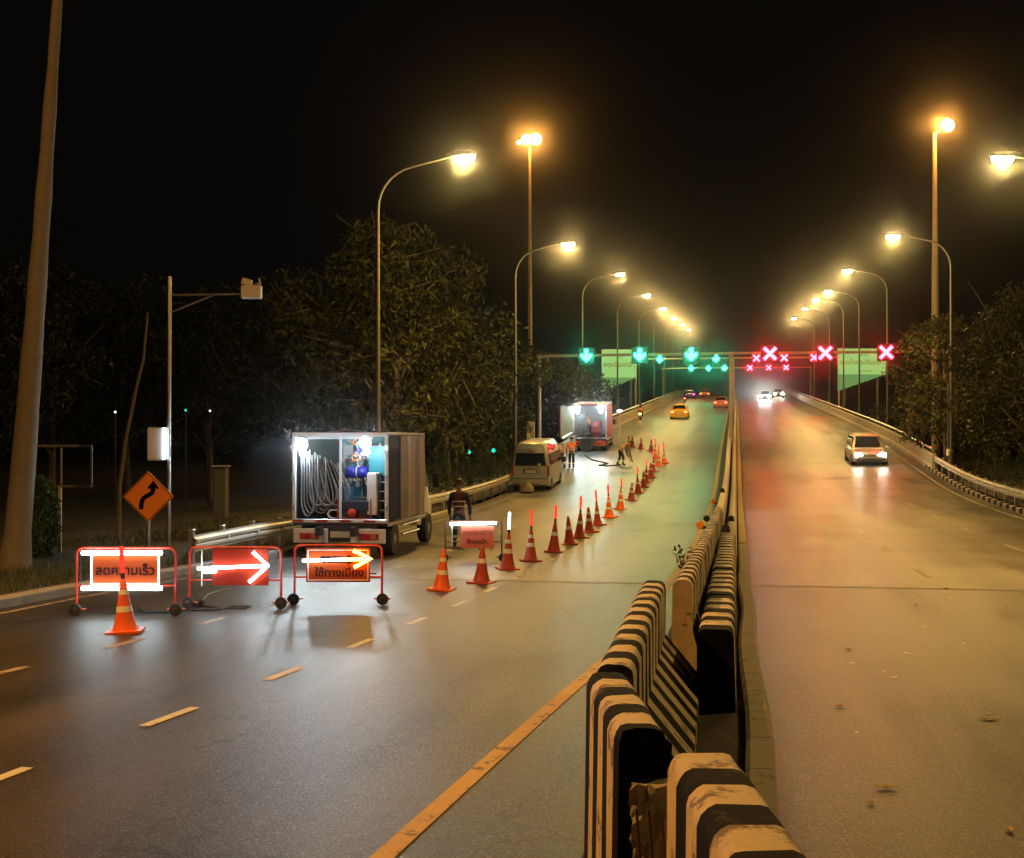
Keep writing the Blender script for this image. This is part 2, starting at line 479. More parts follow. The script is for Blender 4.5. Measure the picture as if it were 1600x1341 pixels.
def KX(y): return .14 + .025 * math.sin(y * .8) * (y < 24)
kerb(KX, 2, 30, .9, .19, .14, [mat('bare kerb', (.36, .33, .27), .8, var=.3, scale=8, bump=.3, dirt=((.16, .14, .11), .58))], 'worn concrete kerb along the median on the oncoming side')
kerb(KX, 30, 262, 4.0, .19, .16, [M_ykerb], 'yellow painted kerb of the median on the flyover')
kerb(lambda y: 9.62, 34, 68, .55, .2, .16, [M_conc, M_bblack], 'kerb painted in short black and white blocks under the oncoming-side rail')

# markings and joints
def strip(name, pts, w, m, dz, label, parent=None):
    b = MB(); P, F = [], []
    for x, y in pts: P += [(x - w / 2, y, zr(y) + dz), (x + w / 2, y, zr(y) + dz)]
    for k in range(len(pts) - 1): F.append((2 * k, 2 * k + 1, 2 * k + 3, 2 * k + 2))
    b.add(P, F); o = b.obj(name, m, parent)
    if not parent: struct(o, label)
    return o
YX = lambda y: float(np.interp(y, [-12, 2, 6.5, 14, 30, 60, 300], [-2.6, -2.15, -1.86, -1.28, -1.0, -.93, -.9]))
strip('road_marking', [(YX(y), y) for y in np.arange(1, 300, 1.)], .13, M_ypaint, .006, 'solid yellow line along the median of the work-zone side')
strip('road_marking', [(9.0 if y > 40 else 9.0, y) for y in np.arange(14, 300, 1.)], .11, M_worn, .006, 'worn white edge line below the oncoming-side rail')
strip('road_marking', [(LX(y) + .35, y) for y in np.arange(10, 200, 1.)], .11, M_worn, .006, 'worn white edge line along the verge kerb')
marks = bpy.data.objects.new('road_marking', None); COL.objects.link(marks); struct(marks, 'broken white lane lines')
def dash(x0, y0, x1, y1, w, m):
    strip('lane_dash', [(x0, y0), ((x0 + x1) / 2, (y0 + y1) / 2), (x1, y1)], w, m, .005, None, marks)
L1 = lambda y: float(np.interp(y, [5, 7.7, 9.8, 12, 14.2, 16.2, 18.4, 30, 60, 300], [-5.0, -4.78, -4.50, -4.30, -4.17, -4.07, -3.95, -3.7, -3.6, -3.6]))
L2 = lambda y: float(np.interp(y, [5, 11.4, 13.1, 15, 30, 60, 300], [-7.6, -7.02, -6.82, -6.66, -6.4, -6.3, -6.3]))
for k in range(24):
    y = 7.25 + 2.12 * k
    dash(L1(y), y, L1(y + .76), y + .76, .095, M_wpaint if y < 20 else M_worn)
    if k < 14: dash(L2(y + 1.6), y + 1.6, L2(y + 2.4), y + 2.4, .11, M_worn)
for k in range(30):
    y = 58 + 6 * k
    dash(-3.6, y, -3.6, y + 2.4, .12, M_worn); dash(-6.3, y, -6.3, y + 2.4, .12, M_worn)
for k in range(36):
    y = 24 + 6 * k
    dash(3.4, y, 3.4, y + 1.6, .1, M_worn); dash(6.4, y + .5, 6.4, y + 2.6, .1, M_worn)
M_joint = mat('joint sealant', (.42, .40, .34), .45, .2, var=.3, scale=5)
M_jgap = mat('joint gap', (.02, .02, .02), .8, var=.2)
for jy in (JOINT, 70.5, 124.):
    for xa, xb in ((LX(jy), -.82), (.26, 9.5)):
        for off, w, m_ in ((-.05 if jy < 30 else -.1, .05 if jy < 30 else .12, M_joint), (.01, .05, M_jgap), (.09, .03, M_joint)):
            b = MB(); y0, y1 = jy + off, jy + off + w
            b.add([(xa, y0, zr(y0) + .009), (xb, y0, zr(y0) + .009), (xb, y1, zr(y1) + .009), (xa, y1, zr(y1) + .009)], [(0, 1, 2, 3)])
            struct(b.obj('expansion_joint', m_), 'expansion joint across the carriageway')
b = MB()
b.add([(-5.55, 14.3, zr(14.3) + .003), (-4.6, 14.3, zr(14.3) + .003), (-4.35, 16.9, zr(16.9) + .003), (-5.45, 16.9, zr(16.9) + .003)], [(0, 1, 2, 3)])
struct(b.obj('road_patch', M_patch), 'darker asphalt repair patch beside the lane line')

# ------------------------------------------------------------------ street lamps
def lamp_proto():
    t = thing('street_lamp', '', 'street lamp', group='street lamps lining both carriageways')
    b = MB(); b.box((0, 0, .02), (.4, .4, .05)); b.tube([(0, 0, .04), (0, 0, 1.2), (0, 0, 1.25)], [.14, .13, .10], 12)
    b.obj('base', M_pole, t)
    pts = [(0, 0, 1.2), (0, 0, 5), (0, 0, 9.3)]; r = [.085, .07, .055]
    for k in range(1, 8):
        a = k / 7 * PI / 2 * .87
        pts.append((1.25 * (1 - math.cos(a)), 0, 9.3 + 1.25 * math.sin(a))); r.append(.05 - .002 * k)
    x, z = pts[-1][0], pts[-1][2]
    pts.append((2.2, 0, z + .26)); r.append(.03)
    b = MB(); b.tube(pts, r, 10); b.obj('pole', M_pole, t, smooth=True)
    zz = z + .28
    b = MB(); b.loft([[(2.1, s * a, zz + c) for s, c, a in ((-.05, -.04, 1), (.05, -.04, 1), (.05, .06, 1), (-.05, .06, 1))],
                      [(2.35, s, zz + .02 + c) for s, c in ((-.13, -.05), (.13, -.05), (.10, .12), (-.10, .12))],
                      [(2.85, s, zz + .05 + c) for s, c in ((-.13, -.05), (.13, -.05), (.09, .09), (-.09, .09))],
                      [(2.98, s, zz + .06 + c) for s, c in ((-.06, -.04), (.06, -.04), (.05, .03), (-.05, .03))]])
    b.obj('lamp_head', M_pole, t)
    b = MB(); b.loft([[(2.32, s * .9, zz - .035), (2.32, -s * .9, zz - .035), (2.92, -s, zz - .01), (2.92, s, zz - .01)][::1] for s in (.15,)] +
                     [[(2.36, .11, zz - .16), (2.36, -.11, zz - .16), (2.88, -.11, zz - .14), (2.88, .11, zz - .14)]])
    b.obj('lens', E_lamp, t)
    l = bpy.data.lights.new('lamp_light', 'SPOT'); l.energy = LAMP_W; l.color = SODIUM; l.shadow_soft_size = .12; l.spot_size = math.radians(150); l.spot_blend = .7
    lo = bpy.data.objects.new('lamp_light', l); COL.objects.link(lo); lo.parent = t; lo.location = (2.62, 0, zz - .24); lo.rotation_euler = (0, -math.radians(14), 0)
    l = bpy.data.lights.new('lamp_bulb', 'POINT'); l.energy = BULB_W; l.color = (1, .64, .20); l.shadow_soft_size = .10
    lo = bpy.data.objects.new('lamp_bulb', l); COL.objects.link(lo); lo.parent = t; lo.location = (2.62, 0, zz - .27)
    return t
LP = lamp_proto()
used = [False]
E_amberlens = emis('amber street lamp glass', (1, .42, .08), 500)
def lamp(x, y, flip, label, z0=None, power=1., color=None, rzz=0., lens=None):
    t = LP if not used[0] else copy_tree(LP)
    used[0] = True
    t.location = (x, y, zr(y) if z0 is None else z0); t.rotation_euler = (0, 0, (PI if flip else 0) + rzz); t['label'] = label
    if 50 < y < 230: t.scale = (1, 1, 1.065)
    if power != 1. or color:
        for c in t.children:
            if c.type == 'LIGHT':
                c.data = c.data.copy(); c.data.energy *= power  # own lamp
                if color: c.data.color = color
    if lens:
        for c in t.children:
            if c.type == 'LIGHT' and c.data.type == 'SPOT': c.data.spot_size = math.radians(128); c.data.spot_blend = .5; c.rotation_euler = (0, -math.radians(24), 0)
        for c in t.children:
            if c.name.startswith('lens'): c.data = c.data.copy(); c.data.materials[0] = lens
    return t
lamp(*at(590, 38), False, 'curved street lamp rising behind the open box truck', z0=-.2)
lamp(*at(805, 63), False, 'curved street lamp rising behind the parked van')
lamp(*at(910, 89), False, 'curved street lamp standing above the second truck')
lamp(*at(965, 115), False, 'curved street lamp in front of the half hidden green sign')
lamp(-12.9, 9., False, 'tall curved street lamp beside the verge before the signs', power=1.35, color=AMBER, lens=E_amberlens)
for k, d in enumerate((141, 167, 193, 219)):
    lamp(-10.5 - .0 * k, d, False, f'distant street lamp on the flyover, work-zone side, {ORD[k]} past the green sign')
lamp(10.3, 15.5, True, 'tall curved street lamp on the oncoming side outside the sweep of the guard rail', power=.45)
lamp(10.30, 39.2, True, 'curved street lamp by the leafy tree, highest glowing on the oncoming side', rzz=0)
lamp(*at(1487, 60), True, 'curved street lamp behind the tall mast of the oncoming side')
lamp(*at(1387, 87), True, 'slim street lamp beside the last red cross')
lamp(*at(1343, 111), True, 'curved street lamp in front of the whole green sign')
lamp(10.3, 128, True, 'distant street lamp just past the whole green sign')
lamp(10.3, 147, True, 'distant street lamp, second past the whole green sign')
lamp(10.3, 175, True, 'distant street lamp, third past the whole green sign')

# high masts
def mast(px, d, top, spots, label, arm):
    x, y = at(px, d)
    t = thing('high_mast', label, 'light mast', (x, y, GZ), YAW, 'high light masts')
    h = top - GZ
    b = MB(); b.lathe([(.30, 0), (.30, .4), (.22, .5)], 14); b.obj('base', M_conc, t)
    b = MB(); b.tube([(0, 0, .4), (0, 0, h * .5), (0, 0, h - .1)], [.24, .19, .10], 14); b.obj('pole', M_mast, t, smooth=True)
    b = MB()
    for sx, sz, r in spots: b.tube([(0, 0, h - .15), (sx * .6, 0, h + sz * .5), (sx, -.05, h + sz)], .05, 8)
    b.obj('crossarm', M_mast, t)
    for sx, sz, r in spots:
        b = MB(); b.lathe([(r * .6, .12), (r * 1.15, .0), (r * 1.15, -.12), (r, -.22)][::-1], 14, (sx, -.25, h + sz + .05), 'Y')
        f = b.obj('floodlight', M_dark, t)
        b = MB(); b.lathe([(r * .7, -.10), (r, 0), (r * .9, .03)], 14, (sx, -.51, h + sz + .05), 'Y'); b.obj('lens', E_mast, f)
    l = bpy.data.lights.new('mast_light', 'POINT'); l.energy = 2500; l.color = AMBER; l.shadow_soft_size = .3
    lo = bpy.data.objects.new('mast_light', l); COL.objects.link(lo); lo.parent = t; lo.location = (0, -1.1, h + .1)
    return t
mast(828, 110, zat(222, 110), [(-.95, -.15, .16), (-.3, .1, .42), (.5, .12, .46)], 'very tall amber light mast with three glowing lamps rising from dark trees', 1)
mast(1462, 70, zat(204, 70), [(.55, .15, .33)], 'tall mast with one amber floodlight beside the oncoming carriageway', 1)

# ------------------------------------------------------------------ lane signal gantries
def arrow_mesh(s):
    b = MB(); w = s * .13
    b.prism([(-w, s * .5), (-w, -s * .12), (w, -s * .12), (w, s * .5)], -.02, .02)
    for sg in (-1, 1):
        q = [(0, -s * .5), (sg * s * .44, -s * .06), (sg * s * .44, s * .14), (sg * s * .30, s * .14), (0, -s * .17)]
        b.prism(q if sg < 0 else q[::-1], -.018, .022)
    return b
def cross_mesh(s):
    b = MB()
    for sg in (-1, 1): b.box((0, -.003 * sg, 0), (s * 1.25, .04, s * .24), ry=sg * PI / 4)
    return b
def gantry(d, py, posts, arrows, crosses, s, label, which):
    x0, y0 = at(1143, d); z0 = zat(py, d)
    t = thing('signal_gantry', label, 'gantry', (-.3, y0, zr(y0)), 0, 'lane signal gantries')
    zb = z0 - zr(y0)
    b = MB(); b.tube([(posts[0] + .3, 0, zb), (0, 0, zb + .03), (posts[-1] + .3, 0, zb)], .085, 10); b.obj('beam', M_mast, t)
    for p in posts:
        b = MB(); b.tube([(p + .3, 0, -.2 if abs(p) < 3 else GZ - zr(y0) - .1), (p + .3, 0, zb + .12)], .11, 10)
        b.box((p + .3, 0, zb), (.3, .3, .22)); b.obj('post', M_mast, t)
    for kind, xs in (('green', arrows), ('red', crosses)):
        for k, px in enumerate(xs):
            X, Y = at(px, d)
            word = 'green down arrow' if kind == 'green' else 'red cross'
            # fixed to the beam: parts of the gantry
            b = MB(); hs = s * .64
            b.box((X + .3, -.02, zb - .02), (hs * 2, .16, hs * 2))
            hh = b.obj('signal_head', M_dark, t)
            b = arrow_mesh(s) if kind == 'green' else cross_mesh(s)
            b.v = [(v[0] + X + .3, v[1] - .135, v[2] + zb - .02) for v in b.v]
            b.obj('down_arrow' if kind == 'green' else 'cross', E_green if kind == 'green' else E_redx, hh)
    return t
gantry(76, 553, [-11.8, -.3, 11.9], [912, 998, 1080], [1203, 1288, 1380], .78, 'lane gantry with large green arrows and red crosses', 0)
gantry(138, 560, [-10.8, -.3, 10.8], [1030, 1077, 1119], [1182, 1225, 1271], .74, 'second lane gantry with smaller arrows and crosses beyond the large ones', 1)
gantry(190, 575, [-10.8, -.3, 10.8], [1080, 1107, 1132], [1172, 1201, 1228], .76, 'third lane gantry with the smallest arrows and crosses over the crest', 2)

# ------------------------------------------------------------------ barriers, rails, parapets
def barrier_ring(p, q, h, wt, flare, flip, jit=0):
    """cross section at p, q along the barrier: plumb on one side, flared on the other"""
    d = Vector((q[0] - p[0], q[1] - p[1], 0)).normalized(); n = Vector((d.y, -d.x, 0))
    a = wt / 2
    prof = [(-a - .015, 0), (-a, h - .07), (-a + .010, h - .035), (-a + .032, h - .010), (-a + .062, h), (a - .062, h), (a - .032, h - .010), (a - .010, h - .035), (a, h - .07), (a, h * .52), (a + flare, h * .16), (a + flare, 0)]
    if flip: prof = [(-x, z) for x, z in prof][::-1]
    return prof, n
def barrier(x0, y0, x1, y1, h, wt, flare, label, flip=False, stripe=.235, start=0, chip=None, plain=None):
    c = ((x0 + x1) / 2, (y0 + y1) / 2)
    t = thing('concrete_barrier', label, 'barrier', (c[0], c[1], zr(c[1])), 0, 'striped concrete barriers of the median')
    prof, n = barrier_ring((x0, y0), (x1, y1), h, wt, flare, flip)
    Ln = math.hypot(x1 - x0, y1 - y0); k = max(1, round(Ln / stripe))
    secs, alt = [], []
    def ring(f):
        x = x0 + (x1 - x0) * f; y = y0 + (y1 - y0) * f; z = zr(y)
        return [(x + n.x * a - c[0], y + n.y * a - c[1], z + b_ - zr(c[1])) for a, b_ in prof]
    for i in range(k + 1):
        secs.append([(x + random.uniform(-.004, .004), y + random.uniform(-.005, .005), z + random.uniform(-.003, .003) * (z > .1)) for x, y, z in ring(i / k)])
        if i < k: alt.append((i + start) % 2)
    if chip:                                             # broken end: the last slice is raw concrete with a ragged face
        r0 = secs[0]
        rag = [(x + random.uniform(-.02, .02), y + .05 + random.uniform(-.03, .05), z) for x, y, z in ring(.02)]
        secs[0] = rag
    b = MB(); b.loft(secs, alt=alt); b.obj('body', [M_bwhite, M_bblack], t, smooth=True)
    if chip:
        g_ = np.random.default_rng(4); rings = []
        for lv in range(30):                              # ragged concrete core showing below the painted cap
            zz = (h - .2) * lv / 29; rg = []
            for q in range(22):
                a = 2 * PI * q / 22
                sq = 1 / max(abs(math.cos(a)), abs(math.sin(a))) ** .7
                nz_ = .012 * math.sin(zz * 13 + q * .9) + .010 * math.sin(zz * 31 - q * 1.7) + .008 * g_.uniform(-1, 1)
                rg.append((x0 - c[0] + .03 + (.082 + nz_) * sq * math.cos(a), y0 - c[1] + .02 + (.07 + nz_) * sq * math.sin(a), zz + .01 * g_.uniform(-1, 1)))
            rings.append(rg)
        b = MB(); b.loft(rings); b.obj('broken_concrete', M_conc, t)
        for q in range(3):
            b = MB(); xx = x0 - c[0] - .02 + .05 * q; b.tube([(xx, y0 - c[1] - .09, .25 + .1 * q), (xx + .01, y0 - c[1] - .13, .5), (xx - .01, y0 - c[1] - .10, .72)], .006, 5); b.obj('rebar', mat('rusty bar', (.12, .05, .025), .8, .3, var=.3), t)
    return t
barrier(.36, 2.45, -.13, 5.02, 1.0, .27, .22, 'striped concrete barrier closest below the viewer, with orange lit top', start=0)
barrier(-.37, 5.30, -.665, 6.72, 1.0, .22, .22, 'striped concrete barrier with a broken end, turned towards the yellow line', start=1, chip=True, stripe=.207)
barrier(-.65, 6.95, -.73, 11.55, 1.0, .21, .30, 'long striped barrier whose flared grey-green face shows behind the broken one', start=0)
ys = [11.85, 16.3, 20.9, 25.5, 30.1]
for k in range(4):
    barrier(float(np.interp(ys[k], [11, 17, 30], [-.49, -.46, -.40])), ys[k], float(np.interp(ys[k + 1], [11, 17, 30], [-.49, -.46, -.40])), ys[k + 1] - .12, .98, .18, .10,
            f'striped median barrier, {ORD[k]} of the straight row past the flared one', start=0)
ys = [10.6, 13.4, 16.8, 21.0, 25.4]
for k in range(4):
    barrier(-.17, ys[k], -.16, ys[k + 1] - .12, .70, .30, .05, f'low striped barrier on the kerb side of the median, {ORD[k]} of its row', start=1, flip=True, stripe=.30)

def wall_run(name, x, w, h, y0, y1, step, m, label, cat, rail=False, group=None, xf=None):
    t = thing(name, label, cat, (x, y0, zr(y0)), 0, group)
    y = y0
    while y < y1 - .1:
        y2 = min(y + step, y1); secs = []
        n = max(2, int((y2 - y) / 2) + 1)
        for i in range(n):
            yy = y + .02 + (y2 - y - .04) * i / (n - 1); z = zr(yy) - zr(y0); a = w / 2
            secs.append([(-a - .05, yy - y0, z - .1), (-a - .05, yy - y0, z + .18), (-a, yy - y0, z + .26), (-a, yy - y0, z + h - .03), (-a + .03, yy - y0, z + h), (a - .03, yy - y0, z + h), (a, yy - y0, z + h - .03), (a, yy - y0, z + .26), (a + .05, yy - y0, z + .18), (a + .05, yy - y0, z - .1)][::-1])
        b = MB(); b.loft(secs); b.obj('panel', m, t); y = y2
    if rail:
        pts = [(0, yy - y0, zr(yy) - zr(y0) + h + .22) for yy in np.arange(y0 + .3, y1, 2.)]
        b = MB(); b.tube(pts, .06, 8); b.obj('handrail', M_galv, t)
        for yy in np.arange(y0 + 1, min(y1, y0 + 120), 3.):
            b = MB(); b.tube([(0, yy - y0, zr(yy) - zr(y0) + h - .02), (0, yy - y0, zr(yy) - zr(y0) + h + .2)], .03, 6); b.obj('rail_post', M_galv, t)
    return t
wall_run('median_wall', -.40, .20, .85, 30.2, 300, 8, M_par, 'plain concrete median wall on the work-zone side of the flyover', 'wall')
wall_run('median_wall', -.12, .17, .55, 25.5, 300, 8, M_par, 'lower plain concrete median wall next to the yellow kerb', 'wall')
wall_run('parapet', -9.75, .22, .95, 72, 310, 6, M_par, 'concrete flyover parapet with handrail beside the second truck', 'parapet', True)
wall_run('parapet', 9.75, .22, .80, 66.5, 310, 6, M_par, 'yellow lit concrete parapet with handrail on the oncoming side', 'parapet', True)
# reflector discs on the median
for k, (x, y, z, c) in enumerate([(-.62, 22.6, .93, 1), (-.18, 22.2, .90, 0), (-.62, 27.5, .8, 0), (-.12, 31, .62, 0), (-.42, 40, .95, 0), (-.62, 36, .8, 1)]):
    t = thing('reflector', '', 'reflector', (x, y, zr(y) + z), 0, 'round reflectors on the median')
    t['label'] = ('amber' if c else 'black') + f' round reflector disc on the median, {ORD[k]} one going up the flyover'
    b = MB(); b.lathe([(.02, .05), (.06, .04), (.072, 0), (.06, -.03)][::-1], 14, (0, 0, .04), 'Y'); b.obj('disc', mat('amber reflector', (.9, .35, .03), .3, var=.1) if c else M_black, t)
    b = MB(); b.box((0 if x > -.6 else .09, .06, -.01), (.16, .03, .05)); b.obj('bracket', M_dark, t)

def guard_rail(pts, label, group, sgn, flare=None):
    t = thing('guard_rail', label, 'guard rail', (pts[0][0], pts[0][1], 0), 0, group)
    ox, oy = pts[0]
    ring = [(0, .31), (.0, .27), (.055, .235), (.055, .185), (.0, .155), (.055, .125), (.055, .075), (0, .04), (0, 0)]
    tk = .012
    for i in range(len(pts) - 1):
        (xa, ya), (xb, yb) = pts[i], pts[i + 1]
        secs = []
        for x, y in ((xa, ya - .05), (xb, yb + .06)):
            z = zr(y) + .43 - (flare[i] if flare else 0) * (y < ya + .01)
            front = [(x + sgn * p - ox + sgn * .004 * (i % 2), y - oy, z + q) for p, q in ring]
            back = [(x + sgn * (p - tk) - ox + sgn * .004 * (i % 2), y - oy, z + q) for p, q in ring][::-1]
            secs.append(front + back)
        b = MB(); b.loft(secs); b.obj('rail', M_rail, t)
        for f in (0.02, .5):
            x = xa + (xb - xa) * f - sgn * .09; y = ya + (yb - ya) * f
            b = MB(); b.box((x - ox, y - oy, zr(y) + .30), (.09, .13, 1.0)); b.obj('post', M_galv, t)
            b = MB(); b.box((x + sgn * .16 - ox, y - .05 - oy, zr(y) + .585), (.02, .07, .07)); b.obj('reflector', M_refl, t)
    return t
lp = [(-9.85, 22.3), (-9.85, 25.3), (-9.85, 28.5)] + [(-9.85, 28.5 + 3.6 * k) for k in range(1, 11)]
guard_rail(lp, 'steel guard rail running behind the signs, truck and van', 'steel guard rails', 1, [.05] + [0] * 20)
rp = [(9.78, 30 + 3.65 * k) for k in range(0, 11)]
guard_rail(rp, 'steel guard rail with bright top edge on the oncoming side', 'steel guard rails', -1)

# ------------------------------------------------------------------ wheels
def tyre_parts(parent, c, r, w, name='wheel', rim=M_steel):
    b = MB(); b.lathe([(r * .62, -w / 2), (r * .93, -w / 2), (r, -w * .32), (r, w * .32), (r * .93, w / 2), (r * .62, w / 2)], 20, c, 'X')
    t = b.obj(name, M_black, parent, smooth=True)
    b = MB(); b.lathe([(r * .15, -w * .54), (r * .3, -w * .5), (r * .6, -w * .44), (r * .6, w * .44), (r * .3, w * .5), (r * .15, w * .54)], 14, c, 'X')
    b.obj('rim', rim, t, smooth=True)
    return t

# ------------------------------------------------------------------ barricade signs on wheels
def hoop(w, h, z0, r=.018):
    pts = []; k = 5; rr = .09
    pts += [(-w / 2, 0, z0), (-w / 2, 0, h - rr)]
    pts += [(-w / 2 + rr - rr * math.cos(a), 0, h - rr + rr * math.sin(a)) for a in [PI / 2 * i / k for i in range(1, k + 1)]]
    pts += [(w / 2 - rr + rr * math.sin(a), 0, h - rr + rr * math.cos(a)) for a in [PI / 2 * i / k for i in range(0, k + 1)]]
    pts += [(w / 2, 0, z0)]
    return pts
def barricade(px, py, w, h, label, zlow=.40, fr=M_red, wr=.085):
    x, y, z, d = road(px, py)
    t = thing('barricade_sign', label, 'road work sign', (x, y, z), YAW, 'wheeled road work signs')
    b = MB(); b.tube(hoop(w, h, .12), .017, 8); b.obj('frame', fr, t, smooth=True)
    b = MB(); b.tube([(-w / 2, 0, zlow), (w / 2, 0, zlow)], .013, 8); b.obj('crossbar', fr, t)
    for sx in (-1, 1):
        b = MB(); b.tube([(sx * w / 2 - .12, .02, .085), (sx * w / 2 + .12, .02, .085)], .012, 6); b.tube([(sx * w / 2, 0, .14), (sx * w / 2 - .05, -.02, .085)], .012, 6); b.obj('foot', fr, t)
        wl = thing_wheel(t, (sx * (w / 2 + .01), -.045, wr), wr)
    return t
def thing_wheel(t, c, r):
    b = MB(); b.lathe([(r * .6, -.028), (r * .93, -.028), (r, -.015), (r, .015), (r * .93, .028), (r * .6, .028)], 18, c, 'Y'); w = b.obj('wheel', M_black, t, smooth=True)
    b = MB(); b.lathe([(r * .15, -.034), (r * .58, -.026), (r * .58, .026), (r * .15, .034)], 12, c, 'Y'); b.obj('rim', M_dark, w)
    return w
def board(t, x0, x1, z0, z1, m, border=None, y=-.03):
    b = MB(); b.box(((x0 + x1) / 2, y, (z0 + z1) / 2), (x1 - x0, .014, z1 - z0)); o = b.obj('board', m, t)
    if border:
        b = MB(); e, w = .025, .010
        for (a0, a1, c0, c1) in ((x0 + e, x1 - e, z0 + e, z0 + e + w), (x0 + e, x1 - e, z1 - e - w, z1 - e), (x0 + e, x0 + e + w, z0 + e + w, z1 - e - w), (x1 - e - w, x1 - e, z0 + e + w, z1 - e - w)):
            b.box(((a0 + a1) / 2, y - .009, (c0 + c1) / 2), (a1 - a0, .005, c1 - c0))
        b.obj('border', border, o)
    return o
def tube_light(t, pts, r=.018, m=E_tube, name='light_tube'):
    b = MB(); b.tube(pts, r, 10); return b.obj(name, m, t)
# first: slow down
t = barricade(198, 962, 1.32, .90, 'wheeled sign asking to slow down, framed by glowing white tubes')
bd = board(t, -.47, .46, .40, .84, M_board, M_refl)
text('ลดความเร็ว', .2, (-.005, -.0395, .60), M_ink, bd, width=.78, bold=.003)
for z in (.845, .375): tube_light(t, [(-.56, -.10, z), (.50, -.10, z)], .027)
for x in (-.455, .45): tube_light(t, [(x, -.050, .41), (x, -.050, .82)], .006, emis('dim tube', (.9, .97, 1), 5), 'side_tube')
b = MB(); b.tube([(-.56, -.06, .845), (-.60, -.05, .8), (-.6, -.03, .4)], .006, 6); b.tube([(.5, -.05, .845), (.6, -.03, .80), (.63, 0, .7)], .006, 6); b.obj('cable', M_black, t)
# second: white arrow
t = barricade(368, 951, 1.28, .86, 'wheeled sign with red panel and a big glowing white arrow')
bd = board(t, -.31, .47, .33, .84, M_bred)
tube_light(t, [(-.5, -.11, .575), (.45, -.11, .61)], .021)
tube_light(t, [(-.42, -.11, .525), (-.24, -.11, .535)], .02)
tube_light(t, [(.27, -.11, .80), (.48, -.11, .612), (.22, -.11, .385)], .022)
b = MB(); b.box((-.46, -.03, .57), (.014, .012, .5)); b.obj('strut', M_refl, t)
b = MB(); b.tube([(.47, -.04, .6), (.56, -.03, .64), (.6, 0, .75), (.62, 0, .82)], .006, 6); b.tube([(-.5, -.05, .57), (-.58, -.05, .4), (-.52, -.06, .15), (-.5, -.1, .02)], .006, 6); b.obj('cable', M_black, t)
# third: diversion with amber arrow
t = barricade(529, 945, 1.26, .86, 'wheeled orange diversion sign with a glowing arrow half amber')
bd = board(t, -.46, .46, .33, .82, M_board, M_refl)
text('ใช้ทางเบี่ยง', .2, (.02, -.0395, .46), M_ink, bd, width=.70, bold=.003)
b = MB(); b.prism([(-.25, .70), (-.25, .61), (.14, .61), (.14, .585), (.30, .655), (.14, .725), (.14, .70)][::-1], -.0445, -.0385); b.obj('printed_arrow', M_ink, bd)
tube_light(t, [(-.5, -.10, .645), (.1, -.10, .66)], .020)
tube_light(t, [(.1, -.10, .66), (.44, -.10, .67)], .026, E_amber, 'amber_tube')
tube_light(t, [(.23, -.10, .79), (.48, -.10, .67), (.24, -.10, .55)], .028, E_amber, 'amber_tube')
b = MB(); b.tube([(-.5, -.06, .64), (-.6, -.04, .7), (-.62, .0, .8)], .006, 6); b.tube([(.46, -.02, .45), (.55, -.02, .45)], .012, 6); b.obj('cable', M_dark, t)
# fourth: works ahead, behind the cones
t = barricade(740, 877, 1.16, .82, 'wheeled pale red works sign under one white tube, behind the cones', fr=mat('rusty frame', (.16, .05, .03), .6, .3, var=.3), wr=.08)
bd = board(t, -.26, .42, .27, .72, mat('faded sign red', (.70, .16, .10), .5, var=.08, scale=5))
text('งานก่อสร้าง', .14, (.08, -.0395, .585), mat('faded ink', (.25, .07, .05), .6, var=.3), bd, width=.58)
text('ข้างหน้า', .16, (.07, -.0395, .40), mat('dark ink', (.06, .02, .02), .6, var=.3), bd, width=.40, bold=.004)
tube_light(t, [(-.48, -.06, .765), (.47, -.06, .79)], .030)
b = MB(); b.box((-.44, -.03, .52), (.018, .012, .46)); b.obj('strut', M_refl, t)
for x in (-.20, .12, .36):
    b = MB(); b.tube([(x, 0, .22), (x, 0, .40)], .009, 6); b.obj('hanger', fr if False else M_dark, t)
# cables on the road between the first signs
for k, (pts, lab) in enumerate(((((215, 950), (225, 958), (262, 958), (300, 954), (340, 953)), 'black power cable lying between the first two wheeled signs'),
                                (((318, 948), (345, 952), (385, 952), (392, 949), (360, 949), (345, 954), (300, 955)), 'looped power cable under the white arrow sign'),
                                (((312, 946), (325, 930), (345, 924), (362, 921)), 'pale power lead trailing from the wheel towards the truck'))):
    P_ = []
    for px, py in pts:
        x, y, z, d = road(px, py); P_.append((x, y, z + .014))
    b = MB(); b.tube(P_, .012, 6); o = b.obj('power_cable', M_black if k < 2 else M_hose); tag(o, lab, 'cable', 'power cables on the road')
x, y, z, d = road(310, 948)
t = thing('power_socket', 'small black socket box lying beside the wheel of the arrow sign', 'socket box', (x, y, z), YAW)
b = MB(); b.box((0, 0, .05), (.16, .12, .10)); b.obj('case', M_black, t); b = MB(); b.box((0, -.063, .06), (.08, .01, .05)); b.obj('outlet', M_dark, t)

